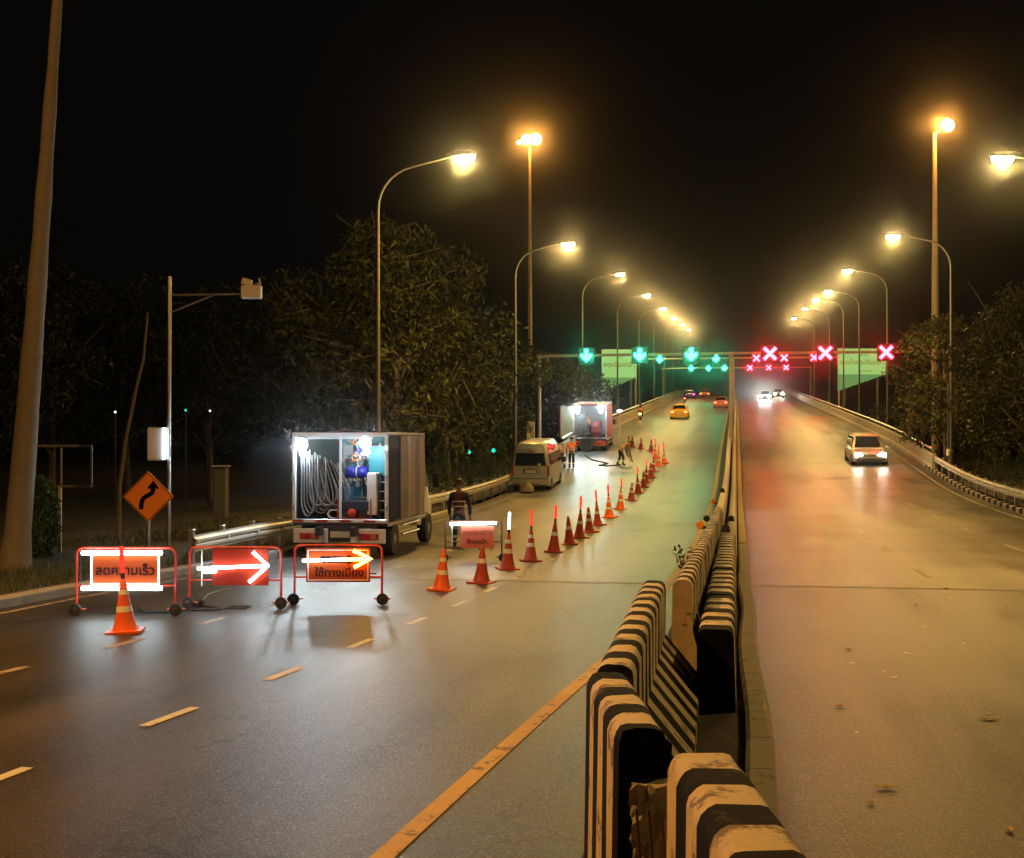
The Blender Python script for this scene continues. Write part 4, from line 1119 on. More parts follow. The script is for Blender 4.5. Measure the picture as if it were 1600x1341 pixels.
# ------------------------------------------------------------------ people
def skin_obj(name, verts, edges, radii, m, parent, root=0, sub=1):
    me = bpy.data.meshes.new(name); me.from_pydata([tuple(v) for v in verts], edges, []); me.materials.append(m)
    o = bpy.data.objects.new(name, me); COL.objects.link(o); o.parent = parent
    md = o.modifiers.new('skin', 'SKIN'); md.use_smooth_shade = True
    if not me.skin_vertices: return o
    for i, r in enumerate(radii):
        me.skin_vertices[0].data[i].radius = (r, r) if not isinstance(r, tuple) else r
        me.skin_vertices[0].data[i].use_root = (i == root)
    s = o.modifiers.new('sub', 'SUBSURF'); s.levels = s.render_levels = sub
    return o
def person(loc, rz, label, lean=.0, hands=((.3, .1, .75), (-.3, .1, .75)), feet=((.11, .02), (-.11, -.02)), k=1., top=M_vest, legs=M_navy, hat=None, hip=.86, look=.0, sleeves=None, bands=True):
    t = thing('person', label, 'person', loc, rz, 'road workers'); t.scale = (k, k, k)
    up = Vector((0, math.sin(lean), math.cos(lean))); fw = Vector((0, math.cos(lean), -math.sin(lean)))
    H = Vector((0, 0, hip)); C = H + up * .22; Sx = H + up * .46; Nk = H + up * .56
    hu = Vector((0, math.sin(lean * .7 + look), math.cos(lean * .7 + look))); Hd = Nk + hu * .13 + fw * .02; Ht = Nk + hu * .24 + fw * .01
    V = [H, C, Sx, Nk, Hd, Ht]; E = [(0, 1), (1, 2), (2, 3), (3, 4), (4, 5)]; R = [(.135, .105), (.125, .10), (.14, .10), .05, (.078, .092), .055]
    nose = Hd + fw * .095; V.append(nose); E.append((4, 6)); R.append(.016)
    legs_v = []
    for sgn, (fx, fy) in zip((1, -1), feet):
        hipj = H + Vector((sgn * .09, 0, -.06)); foot = Vector((fx, fy, .07)); mid = (hipj + foot) / 2 + Vector((0, .05 + .04 * abs(lean), 0)); toe = foot + Vector((0, .16, -.035))
        i = len(V); V += [hipj, mid, foot, toe]; E += [(0, i), (i, i + 1), (i + 1, i + 2), (i + 2, i + 3)]; R += [.085, .06, .042, .035]
        legs_v.append((hipj, mid, foot, toe))
    arms = []
    for sgn, hp in zip((1, -1), hands):
        sh = Sx + Vector((sgn * .185, 0, 0)); hd = Vector(hp); el = (sh + hd) / 2 + Vector((sgn * .05, -.05, -.02)); 
        i = len(V); V += [sh, el, hd]; E += [(2, i), (i, i + 1), (i + 1, i + 2)]; R += [.06, .043, .03]
        dr = (hd - el).normalized(); sd = dr.cross(fw); sd = sd.normalized() if sd.length > .1 else Vector((1, 0, 0)); pl = hd + dr * .08
        j = len(V); V.append(pl); E.append((i + 2, j)); R.append((.035, .02))
        for q, ln in enumerate((.065, .075, .07, .055)):
            a = pl + sd * (.011 * (q - 1.5) * 2); b1 = a + dr * ln * .55; b2 = a + dr * ln + fw * .02
            n0 = len(V); V += [b1, b2]; E += [(j, n0), (n0, n0 + 1)]; R += [.009, .0075]
        n0 = len(V); th = hd + dr * .03 + sd * .045; V += [th, th + dr * .04]; E += [(i + 2, n0), (n0, n0 + 1)]; R += [.011, .008]
        arms.append((sh, el, hd))
    skin_obj('body', V, E, R, M_skin, t)
    # jacket, trousers, hair
    jv = [H + up * .02, C, Sx, Nk - up * .03]; je = [(0, 1), (1, 2), (2, 3)]; jr = [(.155, .125), (.15, .122), (.165, .12), .07]
    for sh, el, hd in arms:
        i = len(jv); jv += [sh, el, el + (hd - el) * .75]; je += [(2, i), (i, i + 1), (i + 1, i + 2)]; jr += [.075, .058, .046]
    skin_obj('jacket', jv, je, jr, sleeves or top, t)
    if sleeves:
        skin_obj('vest', [H + up * .0, C, Sx, Sx + up * .06], [(0, 1), (1, 2), (2, 3)], [(.168, .14), (.163, .137), (.178, .135), (.13, .10)], top, t)
    tv = [H + Vector((0, 0, .04)), H]; te = [(0, 1)]; tr = [(.15, .12), (.15, .12)]
    for hj, md, ft, toe in legs_v:
        i = len(tv); tv += [hj, md, ft + Vector((0, 0, .04))]; te += [(1, i), (i, i + 1), (i + 1, i + 2)]; tr += [.10, .078, .058]
    skin_obj('trousers', tv, te, tr, legs, t)
    for hj, md, ft, toe in legs_v:
        skin_obj('boot', [ft + Vector((0, -.04, .04)), ft + Vector((0, .0, -.015)), toe], [(0, 1), (1, 2)], [.055, .058, .045], M_black, t, 1)
        if bands:
            p = md + (ft - md) * .55; dv = (ft - md).normalized() * .03
            b = MB(); b.tube([p - dv, p + dv], .078, 12); b.obj('leg_band', M_refl, t)
    if bands:
        for f in (.14, .27):
            p = H + up * f; b = MB(); P2 = [(p + Vector((.172 * math.cos(a), 0, 0)) + fw * .145 * math.sin(a)) for a in np.linspace(0, 2 * PI, 17)[:-1]]
            b.tube([tuple(q) for q in P2], .016, 6, closed=True); b.obj('reflective_band', M_refl, t)
    b = MB()
    R_ = Matrix.Rotation(-(lean * .7 + look), 3, 'X')
    b.lathe([(.02, -.03), (.085, -.02), (.097, .03), (.085, .085), (.045, .12), (.01, .128)] if not hat else [(.15, .02), (.145, .035), (.11, .04), (.112, .08), (.085, .125), (.03, .145)], 16)
    b.v = [tuple(Hd + hu * .035 - fw * .012 + R_ @ Vector(v)) for v in b.v]
    b.obj('helmet' if hat else 'hair', hat or M_hair, t, smooth=True)
    return t
# flag worker behind the works sign: red vest with pale stripes, back turned
x, y, z, d = road(717, 853)
pp = person((x, y, z), .1, 'worker in dark clothes and maroon vest with pale stripes behind the works sign', lean=.12, hands=((.26, .20, .70), (-.25, .24, .72)), k=.93, top=mat('maroon vest', (.12, .015, .018), .7, var=.2, scale=15), sleeves=M_navy, hat=mat('dark helmet', (.02, .02, .02), .5))
x, y, z, d = road(893, 731)
person((x, y, z), .1, 'worker in orange shirt standing upright behind the second truck', lean=.05, hands=((.20, .24, 1.02), (-.26, .10, .78)), k=.96)
x, y, z, d = road(878, 731)
person((x, y, z), 1.0, 'worker in brown and orange stooping between the van and the second truck', lean=.75, hands=((.2, .62, .70), (-.2, .55, .72)), feet=((.12, .18), (-.12, -.32)), k=.98, top=mat('rust vest', (.45, .12, .04), .7, var=.2, scale=15))
x, y, z, d = road(969, 727)
person((x, y, z), -1.15, 'worker bending far over the black hose in orange and olive shirt', lean=1.05, hands=((.12, .62, .30), (-.12, .58, .33)), feet=((.14, .10), (-.13, -.12)), k=1.0, top=mat('orange olive shirt', (.62, .24, .03), .7, var=.25, scale=6), sleeves=mat('olive shirt', (.12, .10, .035), .8, var=.2), look=.2)
pv = M2 @ Vector((-.12, .85, zf2))
person(tuple(pv), .6, 'worker in orange shirt leaning over the drum inside the second truck', lean=.7, hands=((.2, .5, .9), (-.2, .5, .9)), k=.95, top=M_vest)

# ------------------------------------------------------------------ motorcycles with riders
def motorbike(px, py, label, shirt, tailm):
    x, y, z, d = road(px, py)
    t = thing('motorcycle', label, 'motorcycle', (x, y + .7, z), 0, 'moving traffic', slope(y))
    for yy in (-.62, .62):
        b = MB(); b.lathe([(.20, -.045), (.28, -.04), (.29, 0), (.28, .04), (.20, .045)], 18, (0, yy, .29), 'X'); wv = b.obj('wheel', M_black, t)
        b = MB(); b.lathe([(.03, -.05), (.2, -.01), (.2, .01), (.03, .05)], 14, (0, yy, .29), 'X'); b.obj('rim', M_steel, wv)
    b = MB(); b.tube([(0, -.62, .5), (0, -.2, .62), (0, .2, .55), (0, .45, .85)], [.09, .13, .13, .07], 10); b.obj('frame', M_redcar, t, smooth=True)
    b = MB(); b.loft([[(-.1, -.7, .68), (.1, -.7, .68), (.1, -.7, .76), (-.1, -.7, .76)], [(-.14, -.2, .66), (.14, -.2, .66), (.13, -.2, .77), (-.13, -.2, .77)], [(-.08, .15, .66), (.08, .15, .66), (.08, .15, .72), (-.08, .15, .72)]]); b.obj('seat', M_black, t)
    b = MB(); b.tube([(-.34, .35, .98), (0, .46, .95), (.34, .35, .98)], .018, 8); b.tube([(0, .46, .95), (0, .62, .3)], .03, 8); b.obj('handlebar', M_dark, t)
    b = MB(); b.box((0, -.76, .66), (.2, .06, .10)); b.obj('tail_light', tailm, t)
    b = MB(); b.box((0, -.80, .48), (.22, .02, .17)); b.obj('number_plate', M_refl, t)
    r = thing('person', 'rider of the ' + label.split(' with')[0] + (' wearing an orange shirt' if shirt is M_vest else ' wearing dark clothes'), 'person', (x, y + .55, z + slope(y) * .6), 0, 'motorcycle riders')
    V = [(0, -.15, .82), (0, -.08, 1.05), (0, .0, 1.28), (0, .03, 1.38), (0, .05, 1.5), (0, .05, 1.6), (.15, .05, .75), (.2, .3, .72), (.16, .2, .32), (.16, .32, .28), (-.15, .05, .75), (-.2, .3, .72), (-.16, .2, .32), (-.16, .32, .28), (.2, .0, 1.26), (.3, .2, 1.08), (.3, .48, 1.0), (-.2, .0, 1.26), (-.3, .2, 1.08), (-.3, .48, 1.0)]
    E = [(0, 1), (1, 2), (2, 3), (3, 4), (4, 5), (0, 6), (6, 7), (7, 8), (8, 9), (0, 10), (10, 11), (11, 12), (12, 13), (2, 14), (14, 15), (15, 16), (2, 17), (17, 18), (18, 19)]
    R = [(.15, .13), (.13, .11), (.15, .11), .05, .09, .07] + [.09, .07, .05, .035] * 2 + [.065, .045, .032] * 2
    skin_obj('body', V, E, R, M_navy, r)
    skin_obj('shirt', V[:3] + [V[14], V[15], V[17], V[18]], [(0, 1), (1, 2), (2, 3), (3, 4), (2, 5), (5, 6)], [(.165, .14), (.15, .125), (.165, .125), .075, .055, .075, .055], shirt, r)
    b = MB(); b.lathe([(.05, -.12), (.12, -.08), (.135, .0), (.12, .08), (.06, .125), (.01, .13)], 16, (0, .05, 1.54)); b.obj('helmet', M_dark, r, smooth=True)
motorbike(1000, 657, 'motorcycle with a bright orange tail light beside the flyover parapet', M_vest, emis('bright tail', (1, .35, .05), 60))
motorbike(1070, 629, 'tiny motorcycle with a red tail light near the crest', M_navy, emis('red tail', (1, .06, .05), 40))

# ------------------------------------------------------------------ roadside furniture
# camera pole with arm
x, y = at(264, 27); zb = GZ + .3
t = thing('camera_pole', 'slim steel pole carrying a traffic camera on a side arm', 'camera pole', (x, y, zb), YAW)
hh = zat(432, 27) - zb; s_ = FPX / 27
b = MB(); b.tube([(0, 0, 0), (0, 0, hh)], .045, 10); b.obj('pole', M_galv, t, smooth=True)
za = zat(461, 27) - zb
b = MB(); b.tube([(.03, 0, za), (1.92, 0, za + .03)], .022, 8); b.tube([(.04, 0, za - .36), (.93, 0, za)], .018, 8); b.obj('arm', M_galv, t)
b = MB(); b.box((1.74, -.02, za + .06), (.42, .2, .28)); cb = b.obj('camera_box', M_white, t)
b = MB(); b.box((1.64, -.02, za + .27), (.2, .16, .14), ry=.3); b.obj('camera', M_white, cb)
b = MB(); b.tube([(1.86, -.14, za + .0), (1.80, -.14, za + .2), (1.90, -.14, za + .24), (1.92, -.14, za + .1), (1.95, -.14, za + .22), (1.92, -.14, za + .34)], .014, 6); b.obj('cable_loop', M_refl, cb)
zc = zat(694, 27) - zb
b = MB(); b.box((-.26, 0, zc), (.34, .22, .70)); b.obj('cabinet', M_white, t)
b = MB(); b.tube([(-.06, -.13, zc - .32), (-.06, -.13, zc + .34)], .035, 8); b.obj('light_tube', emis('cabinet tube', (.8, .93, 1), 9), t)
# diamond sign
x, y = at(232, 24.2); zb = zr(y)
t = thing('diamond_sign', 'orange diamond warning sign with a black bending arrow', 'warning sign', (x, y, zb), YAW)
zc = zat(776, 24.2) - zb; a = .48
b = MB(); b.tube([(0, .03, 0), (0, .03, zc + .1)], .03, 8); b.obj('post', M_galv, t)
def dia(r, c=.05):
    return [(-r, c * 0), (0, -r), (r, 0), (0, r)]
b = MB(); b.prism([(p, q + zc) for p, q in dia(a)], -.012, .004); pl = b.obj('plate', mat('sign orange diamond', (.90, .27, .02), .45, var=.05), t)
b = MB()
o1, o2 = dia(a * .965), dia(a * .925)
for i in range(4):
    j = (i + 1) % 4; q = [o1[i], o1[j], o2[j], o2[i]]
    b.prism([(p, r + zc) for p, r in q], -.0155, -.0125)
b.obj('border', M_ink, pl)
def catm(pts, n=6):
    out = []
    for i in range(len(pts) - 1):
        p0 = Vector(pts[max(i - 1, 0)]); p1 = Vector(pts[i]); p2 = Vector(pts[i + 1]); p3 = Vector(pts[min(i + 2, len(pts) - 1)])
        for k in range(n):
            f = k / n; out.append(.5 * ((2 * p1) + (p2 - p0) * f + (2 * p0 - 5 * p1 + 4 * p2 - p3) * f * f + (3 * p1 - p0 - 3 * p2 + p3) * f ** 3))
    out.append(Vector(pts[-1])); return out
cl = catm([(-.13, -.24), (-.12, -.10), (-.07, -.02), (.06, .06), (.09, .11), (.092, .17)])
b = MB()
for i in range(len(cl) - 1):
    d0 = (cl[i + 1] - cl[i]).normalized(); n0 = Vector((-d0.y, d0.x)) * .042
    d1 = (cl[min(i + 2, len(cl) - 1)] - cl[min(i + 1, len(cl) - 2)]).normalized(); n1 = Vector((-d1.y, d1.x)) * .042
    q = [cl[i] - n0, cl[i + 1] - n1, cl[i + 1] + n1, cl[i] + n0]
    b.prism([(p.x, p.y + zc) for p in q], -.017, -.0125)
b.prism([(-.025, .15 + zc), (.21, .15 + zc), (.10, .31 + zc)], -.0175, -.013); b.obj('bending_arrow', M_ink, pl)
# empty sign frame
x, y = at(94, 25.5)
t = thing('sign_frame', 'empty rectangular sign frame on a single post by the palm trunk', 'sign frame', (x, y, zr(y)), YAW)
z0, z1 = zat(760, 25.5) - zr(y), zat(697, 25.5) - zr(y)
M_fr = mat('frame grey', (.16, .15, .14), .6, .3, var=.25)
for s in (-1, 1):
    b = MB(); b.box((s * .62, 0, (z0 + z1) / 2), (.05, .05, z1 - z0)); b.obj('stile', M_fr, t)
for zz in (z0, z1):
    b = MB(); b.box((0, .002, zz), (1.24, .045, .05)); b.obj('rail', M_fr, t)
b = MB(); b.box((.02, 0, (z0 + z1) / 2), (.035, .035, z1 - z0 - .06)); b.obj('mullion', M_fr, t)
b = MB(); b.box((0, .004, z0 / 2), (.06, .06, z0)); b.obj('post', mat('cream post', (.4, .36, .26), .7, var=.2), t)
# cabinet on post behind the van and the pale kiosks in the dark
x, y = at(829, 70)
t = thing('control_cabinet', 'pale control cabinet on a short post behind the parked van', 'cabinet', (x, y, GZ), 0)
zc = zat(675, 70) - GZ
b = MB(); b.box((0, 0, zc), (.42, .3, 1.1)); b.obj('case', M_par, t); b = MB(); b.box((.1, -.16, zc), (.05, .02, .9)); b.obj('door_edge', M_white, t); b = MB(); b.box((0, 0, zc / 2 - .2), (.3, .2, zc - .3)); b.obj('plinth', M_conc, t)
for k, (px, d, py0, py1, wd) in enumerate(((345, 42, 730, 775, .45),)):
    x, y = at(px, d)
    t = thing('utility_cabinet', ('narrow' if k == 0 else 'wide') + ' dim grey cabinet among the dark trees behind the guard rail', 'cabinet', (x, y, GZ), YAW, 'cabinets among the trees')
    z0, z1 = 0, zat(py0, d) - GZ
    b = MB(); b.box((0, 0, z1 / 2), (wd, .4, z1)); b.obj('case', mat('dim grey', (.09, .09, .085), .7, var=.2), t)
    b = MB(); b.box((0, 0, z1 + .03), (wd + .08, .48, .05)); b.obj('lid', M_conc, t)
# small lamps in the dark park
for k, (px, py, d, m_, lab) in enumerate(((733, 706, 60, E_cyan, 'small green lamp in the dark, first left of the van'.replace('left of', 'before')), (771, 704, 62, E_cyan, 'small green lamp in the dark beside the van'), (290, 641, 50, E_cyan, 'dim greenish lamp between dark trunks near the camera pole'), (328, 642, 52, E_small, 'dim white lamp between dark trunks near the camera pole'), (180, 644, 48, E_small, 'tiny warm lamp beside the thin bent trunk'))):
    x, y = at(px, d); zz = zat(py, d)
    t = thing('garden_lamp', lab, 'lamp', (x, y, GZ), 0, 'small lamps in the dark park')
    r = .10 if k < 2 else .045
    b = MB(); b.tube([(0, 0, 0), (0, 0, zz - GZ - r)], .03, 6); b.obj('post', M_dark, t)
    b = MB(); b.lathe([(r * .3, -r), (r * .9, -r * .5), (r, 0), (r * .9, r * .5), (r * .3, r)], 10, (0, 0, zz - GZ)); b.obj('globe', m_, t, smooth=True)
x, y = at(968, 92)
t = thing('parapet_lamp', 'short white lamp post standing behind the parapet by the second truck', 'lamp', (x, y, zr(y)), 0)
b = MB(); b.tube([(0, 0, 0), (0, 0, 1.75)], .05, 8); b.obj('post', M_white, t); b = MB(); b.lathe([(.06, 1.72), (.22, 1.8), (.2, 1.92), (.06, 1.98)], 12); b.obj('head', E_small, t)
# utility post with insulators
x, y = at(1423, 74)
t = thing('utility_post', 'short brown utility post with small white insulators', 'utility post', (x, y, GZ), 0)
hh = zat(618, 74) - GZ
b = MB(); b.tube([(0, 0, 0), (0, 0, hh)], .11, 10); b.obj('post', M_wood, t)
for k, (sx, dz) in enumerate(((-1, .35), (-1, .8), (1, .85), (-1, 1.4), (-1, .0), (1, .4))):
    b = MB(); b.tube([(0, -.08, hh - dz - .1), (sx * .2, -.08, hh - dz - .1)], .015, 6); b.lathe([(.02, -.05), (.05, -.03), (.05, .03), (.02, .05)], 8, (sx * .2, -.08, hh - dz - .04)); b.obj('insulator', M_refl, t)
x, y = at(1483, 63)
t = thing('dark_post', 'dark green post with a pale foot behind the oncoming-side rail', 'post', (x, y, .0), 0)
b = MB(); b.tube([(0, 0, 0), (0, 0, zat(600, 63))], .09, 8); b.obj('shaft', M_dark, t); b = MB(); b.lathe([(.14, 0), (.14, .3), (.1, .32)], 10, (0, 0, zat(712, 63))); b.obj('foot', M_refl, t)

# green bridge-name signs
def bridge_sign(px0, px1, py0, py1, py2, d, label, txt):
    (x0, y0), (x1, y1) = at(px0, d), at(px1, d)
    zb = GZ
    t = thing('bridge_sign', label, 'road sign', ((x0 + x1) / 2, (y0 + y1) / 2, zb), YAW, 'lit green bridge name signs')
    w = (px1 - px0) * d / FPX / 2; z0, z1, z2 = zat(py1, d) - zb, zat(py0, d) - zb, zat(py2, d) - zb
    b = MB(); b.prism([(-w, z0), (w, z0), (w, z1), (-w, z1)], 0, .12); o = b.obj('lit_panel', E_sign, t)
    b = MB(); b.prism([(-w, z2), (w, z0 + .1 - (z0 - z2) * .0 - .1), (w, z0 - .02), (-w, z0 - .02)], .0, .12); b.obj('shadow_cut_panel', E_signlow, t)  # slanted edge shapes the lit part as a shadow would cut it
    b = MB()
    for p, q, r, s in ((-w - .06, -w, z2, z1 + .06), (w, w + .06, z0 - .2, z1 + .06)): b.box(((p + q) / 2, .06, (r + s) / 2), (.06, .2, s - r))
    b.box((0, .06, z1 + .03), (2 * w - .01, .2, .06)); b.obj('sign_edge', M_galv, t)
    for s in (-1, 1):
        b = MB(); b.tube([(s * w * .7, .25, 0), (s * w * .7, .25, z1)], .12, 10); b.obj('post', M_pole, t)
    m_ = mat('sign olive letters', (.20, .22, .02), .6, var=.1, emit=(.30, .32, .01), strength=.4)  # letters given a faint glow to go with the board
    zm = z0 + (z1 - z0) * .46
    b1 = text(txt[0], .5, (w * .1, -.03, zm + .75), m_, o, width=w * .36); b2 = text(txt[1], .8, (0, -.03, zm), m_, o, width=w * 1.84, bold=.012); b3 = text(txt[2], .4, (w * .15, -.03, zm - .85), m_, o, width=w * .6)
    return t
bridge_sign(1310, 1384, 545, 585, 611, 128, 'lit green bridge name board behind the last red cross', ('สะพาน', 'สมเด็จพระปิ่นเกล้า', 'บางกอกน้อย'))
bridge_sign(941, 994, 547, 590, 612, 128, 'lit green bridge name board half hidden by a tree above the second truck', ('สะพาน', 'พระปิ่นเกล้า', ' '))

# ------------------------------------------------------------------ vegetation
def leaves(pts, size, asp, droop=0., seed=0):
    """diamond leaves at the given points, random attitude"""
    r = np.random.default_rng(seed); n = len(pts)
    a = r.normal(size=(n, 3)); a[:, 2] -= droop; a /= np.linalg.norm(a, axis=1)[:, None]
    c = r.normal(size=(n, 3)); b = np.cross(a, c); b /= np.linalg.norm(b, axis=1)[:, None]
    s = size * r.uniform(.6, 1.3, size=(n, 1)); nrm = np.cross(a, b)
    p = np.asarray(pts)
    v = np.stack([p, p + a * s * .45 + b * s * asp * .5 + nrm * s * .08, p + a * s, p + a * s * .45 - b * s * asp * .5 + nrm * s * .08], axis=1).reshape(-1, 3)
    i = np.arange(n)[:, None] * 4 + np.arange(4)[None]
    return v, i
def leaf_obj(name, pts, size, asp, m, parent, droop=0., seed=0):
    v, f = leaves(pts, size, asp, droop, seed)
    me = bpy.data.meshes.new(name); me.from_pydata(v.tolist(), [], f.tolist()); me.materials.append(m)
    o = bpy.data.objects.new(name, me); COL.objects.link(o); o.parent = parent; return o
def tree(loc, h, rad, label, nclump, nleaf, lsize, m, asp=.45, droop=.3, seed=1, trunk=.22, crown_lo=.3, bark=M_bark, group='trees beside the road', name='tree'):
    r = np.random.default_rng(seed)
    t = thing(name, label, 'tree', loc, 0, group)
    b = MB(); bend = r.normal(size=2) * .25
    tp = [(0, 0, -.2), (bend[0] * .4, bend[1] * .4, h * .25), (bend[0], bend[1], h * .55), (bend[0] * .6, bend[1] * .6, h * .85)]
    b.tube(tp, [trunk, trunk * .8, trunk * .5, trunk * .15], 8)
    cs = []
    for k in range(nclump):
        f = (k + .5) / nclump; zc = h * (crown_lo + (1 - crown_lo) * f * .95); an = k * 2.4 + r.uniform(-.4, .4)
        prof = math.sin(PI * min(1, .18 + .80 * f)) ** .6
        rr = rad * prof * r.uniform(.45, .95)
        c = np.array([math.cos(an) * rr, math.sin(an) * rr, zc]); cs.append(c)
        zs = h * (.2 + .45 * f); p0 = np.array([bend[0] * .7, bend[1] * .7, zs])
        mid = (p0 + c) / 2 + np.array([0, 0, .06 * h])
        b.tube([tuple(p0), tuple(mid), tuple(c)], [trunk * .32, trunk * .18, .02], 6)
        for q in range(3):
            e = c + r.normal(size=3) * rad * .22; b.tube([tuple(mid * .3 + c * .7), tuple(e)], [.03, .01], 5)
    b.obj('trunk', bark, t, smooth=True)
    pts = []
    per = nleaf // nclump
    for c in cs:
        cr = rad * r.uniform(.26, .46)
        q = r.normal(size=(per, 3)); q /= np.linalg.norm(q, axis=1)[:, None]
        q *= (r.uniform(0.1, 1, size=(per, 1)) ** .45) * cr * np.array([1.15, 1.15, .75])
        pts.append(c + q)
    leaf_obj('crown', np.concatenate(pts), lsize, asp, m, t, droop, seed)
    return t
def tpos(px, d, z=GZ):
    x, y = at(px, d); return (x, y, z)
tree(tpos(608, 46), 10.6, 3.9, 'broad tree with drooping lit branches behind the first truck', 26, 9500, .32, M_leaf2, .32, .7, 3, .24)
tree(tpos(700, 66), 10.6, 4.6, 'dark full tree between the first truck and the van', 18, 7000, .3, M_leaf, .45, .3, 5)
tree(tpos(858, 84), 8.3, 3.6, 'tree behind the second truck catching its white light', 16, 6000, .3, M_leaf2, .45, .4, 9, .2)
base_tree = tree(tpos(770, 80), 10.0, 4.2, 'dark tree behind the parked van', 16, 6000, .32, M_leaf, .45, .3, 11)
spots = [(470, 62, 1.05, 'dark tree above the open truck floodlights'), (330, 60, .95, 'dark tree behind the traffic camera'), (200, 60, 1.0, 'dark tree behind the thin bent trunk'), (80, 56, 1.0, 'dark tree behind the palm trunk'), (-40, 48, 1.0, 'dark tree at the edge of the park'),
         (905, 118, .98, 'dark tree hiding part of the green sign'), (800, 112, 1.05, 'far dark tree at the foot of the tall mast'), (560, 84, 1.3, 'dark tree rising behind the drooping tree'), (655, 100, 1.2, 'far dark tree between street lamps')]
for k, (px, d, sc, lab) in enumerate(spots):
    c = copy_tree(base_tree); c.location = tpos(px, d); c.rotation_euler = (0, 0, k * 1.3); c.scale = (sc, sc, sc); c['label'] = lab
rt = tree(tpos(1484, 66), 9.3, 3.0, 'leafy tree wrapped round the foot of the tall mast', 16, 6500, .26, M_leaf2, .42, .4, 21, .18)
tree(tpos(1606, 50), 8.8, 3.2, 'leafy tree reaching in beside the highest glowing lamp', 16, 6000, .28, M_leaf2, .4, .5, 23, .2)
spots = [(1560, 75, .95, 'dark tree behind the conical shrubs'), (1420, 108, .72, 'dark tree behind the utility post'), (1370, 150, .62, 'dark tree below the whole green sign'), (1530, 100, 1.0, 'dark tree deep behind the mast'), (1660, 64, 1.1, 'dark tree past the oncoming-side rail')]
for k, (px, d, sc, lab) in enumerate(spots):
    c = copy_tree(base_tree); c.location = tpos(px, d); c.rotation_euler = (0, 0, 2 + k * 1.7); c.scale = (sc, sc, sc); c['label'] = lab

def shrub(loc, h, r, label, n, shape, seed, name='shrub', group='clipped shrubs'):
    g_ = np.random.default_rng(seed)
    t = thing(name, label, 'shrub', loc, 0, group)
    b = MB(); b.tube([(0, 0, -.1), (0, 0, h * .5)], [.05, .02], 6); b.obj('stem', M_bark, t)
    f = g_.uniform(0, 1, n); an = g_.uniform(0, 2 * PI, n)
    if shape == 'cone': rad = r * (1 - f) ** .7 * np.minimum(1, .5 + f * 5)
    else: rad = r * np.sqrt(np.maximum(0, 1 - (2 * f * .95 - .9) ** 2))
    rad = rad * g_.uniform(.75, 1.05, n)
    leaf_obj('foliage', np.stack([np.cos(an) * rad, np.sin(an) * rad, f * h], axis=1), .09, .55, M_leaf3, t, 0, seed)
    return t
shrub(tpos(62, 24.5, .0), 1.5, .36, 'clipped rounded shrub beside the palm trunk', 2600, 'egg', 31)
c0 = shrub(tpos(1506, 75, .1), 2.3, .65, 'conical clipped shrub by the rail, first after the mast', 1500, 'cone', 33)
for k, (px, d, s) in enumerate(((1527, 69, 1.0), (1549, 63, 1.0), (1573, 57, .9), (1600, 52, .95))):
    c = copy_tree(c0); c.location = tpos(px, d, 0); c.scale = (s, s, s); c.rotation_euler = (0, 0, k); c['label'] = f'conical clipped shrub by the rail, {ORD[k + 1]} after the mast'
for k, (px, d, s) in enumerate(((683, 46, 1.1), (712, 50, 1.2), (752, 58, 1.2), (780, 64, 1.2))):
    c = copy_tree(c0); c.location = tpos(px, d, -.1); c.scale = (s, s, s); c.rotation_euler = (0, 0, k + 2); c['label'] = f'dark conical shrub behind the rail, {ORD[k]} from the open truck'
# palm trunk
x, y = at(24, 22.5)
t = thing('palm_tree', 'pale smooth palm trunk leaning beside the clipped shrub', 'tree', (x, y, .05), 0, 'bare trunks')
pts, rr = [], []
for k in range(19):
    f = k / 18; z = -.2 + 13.4 * f; s_ = FPX / 22.5; px = 22 + 84 * f ** .9
    xx, yy = at(px, 22.5); pts.append((xx - x, yy - y, z)); rr.append(max(.085, (.24 if k else .32) - .21 * f) + .008 * math.sin(k * 3))
b = MB(); b.tube(pts, rr, 14); b.obj('trunk', M_palebark, t, smooth=True)
tip = Vector(pts[-1])
for k in range(11):
    an = k * 2 * PI / 11; P_, F_ = [], []
    for j in range(9):
        f = j / 8; p = tip + Vector((math.cos(an) * 2.4 * f, math.sin(an) * 2.4 * f, .9 * math.sin(f * 2.6) - .6 * f * f)); wv = .28 * math.sin(PI * min(1, f * .9 + .08)); sdv = Vector((-math.sin(an), math.cos(an), 0)) * wv
        P_ += [p - sdv - Vector((0, 0, wv * .5)), p, p + sdv - Vector((0, 0, wv * .5))]
    for j in range(8):
        for q in (0, 1): a_ = j * 3 + q; F_.append((a_, a_ + 1, a_ + 4, a_ + 3))
    b = MB(); b.add(P_, F_); b.obj('frond', M_leaf, t)
# thin bent trunk and darker trunks behind
def bare(px_pts, d, r0, r1, label, m=M_palebark):
    x, y = at(px_pts[0][0], d)
    t = thing('bare_tree', label, 'tree', (x, y, GZ), 0, 'bare trunks')
    P_ = [(0, 0, 0)]
    for px, py in px_pts:
        xx, yy = at(px, d); P_.append((xx - x, yy - y, zat(py, d) - GZ))
    n = len(P_); b = MB(); b.tube([tuple(p) for p in P_], [r0 + (r1 - r0) * i / (n - 1) for i in range(n)], 8); b.obj('trunk', m, t, smooth=True)
bare([(186, 830), (187, 760), (196, 690), (212, 610), (224, 560), (229, 505), (230, 488)], 30, .06, .02, 'thin pale trunk bending upward behind the diamond sign')

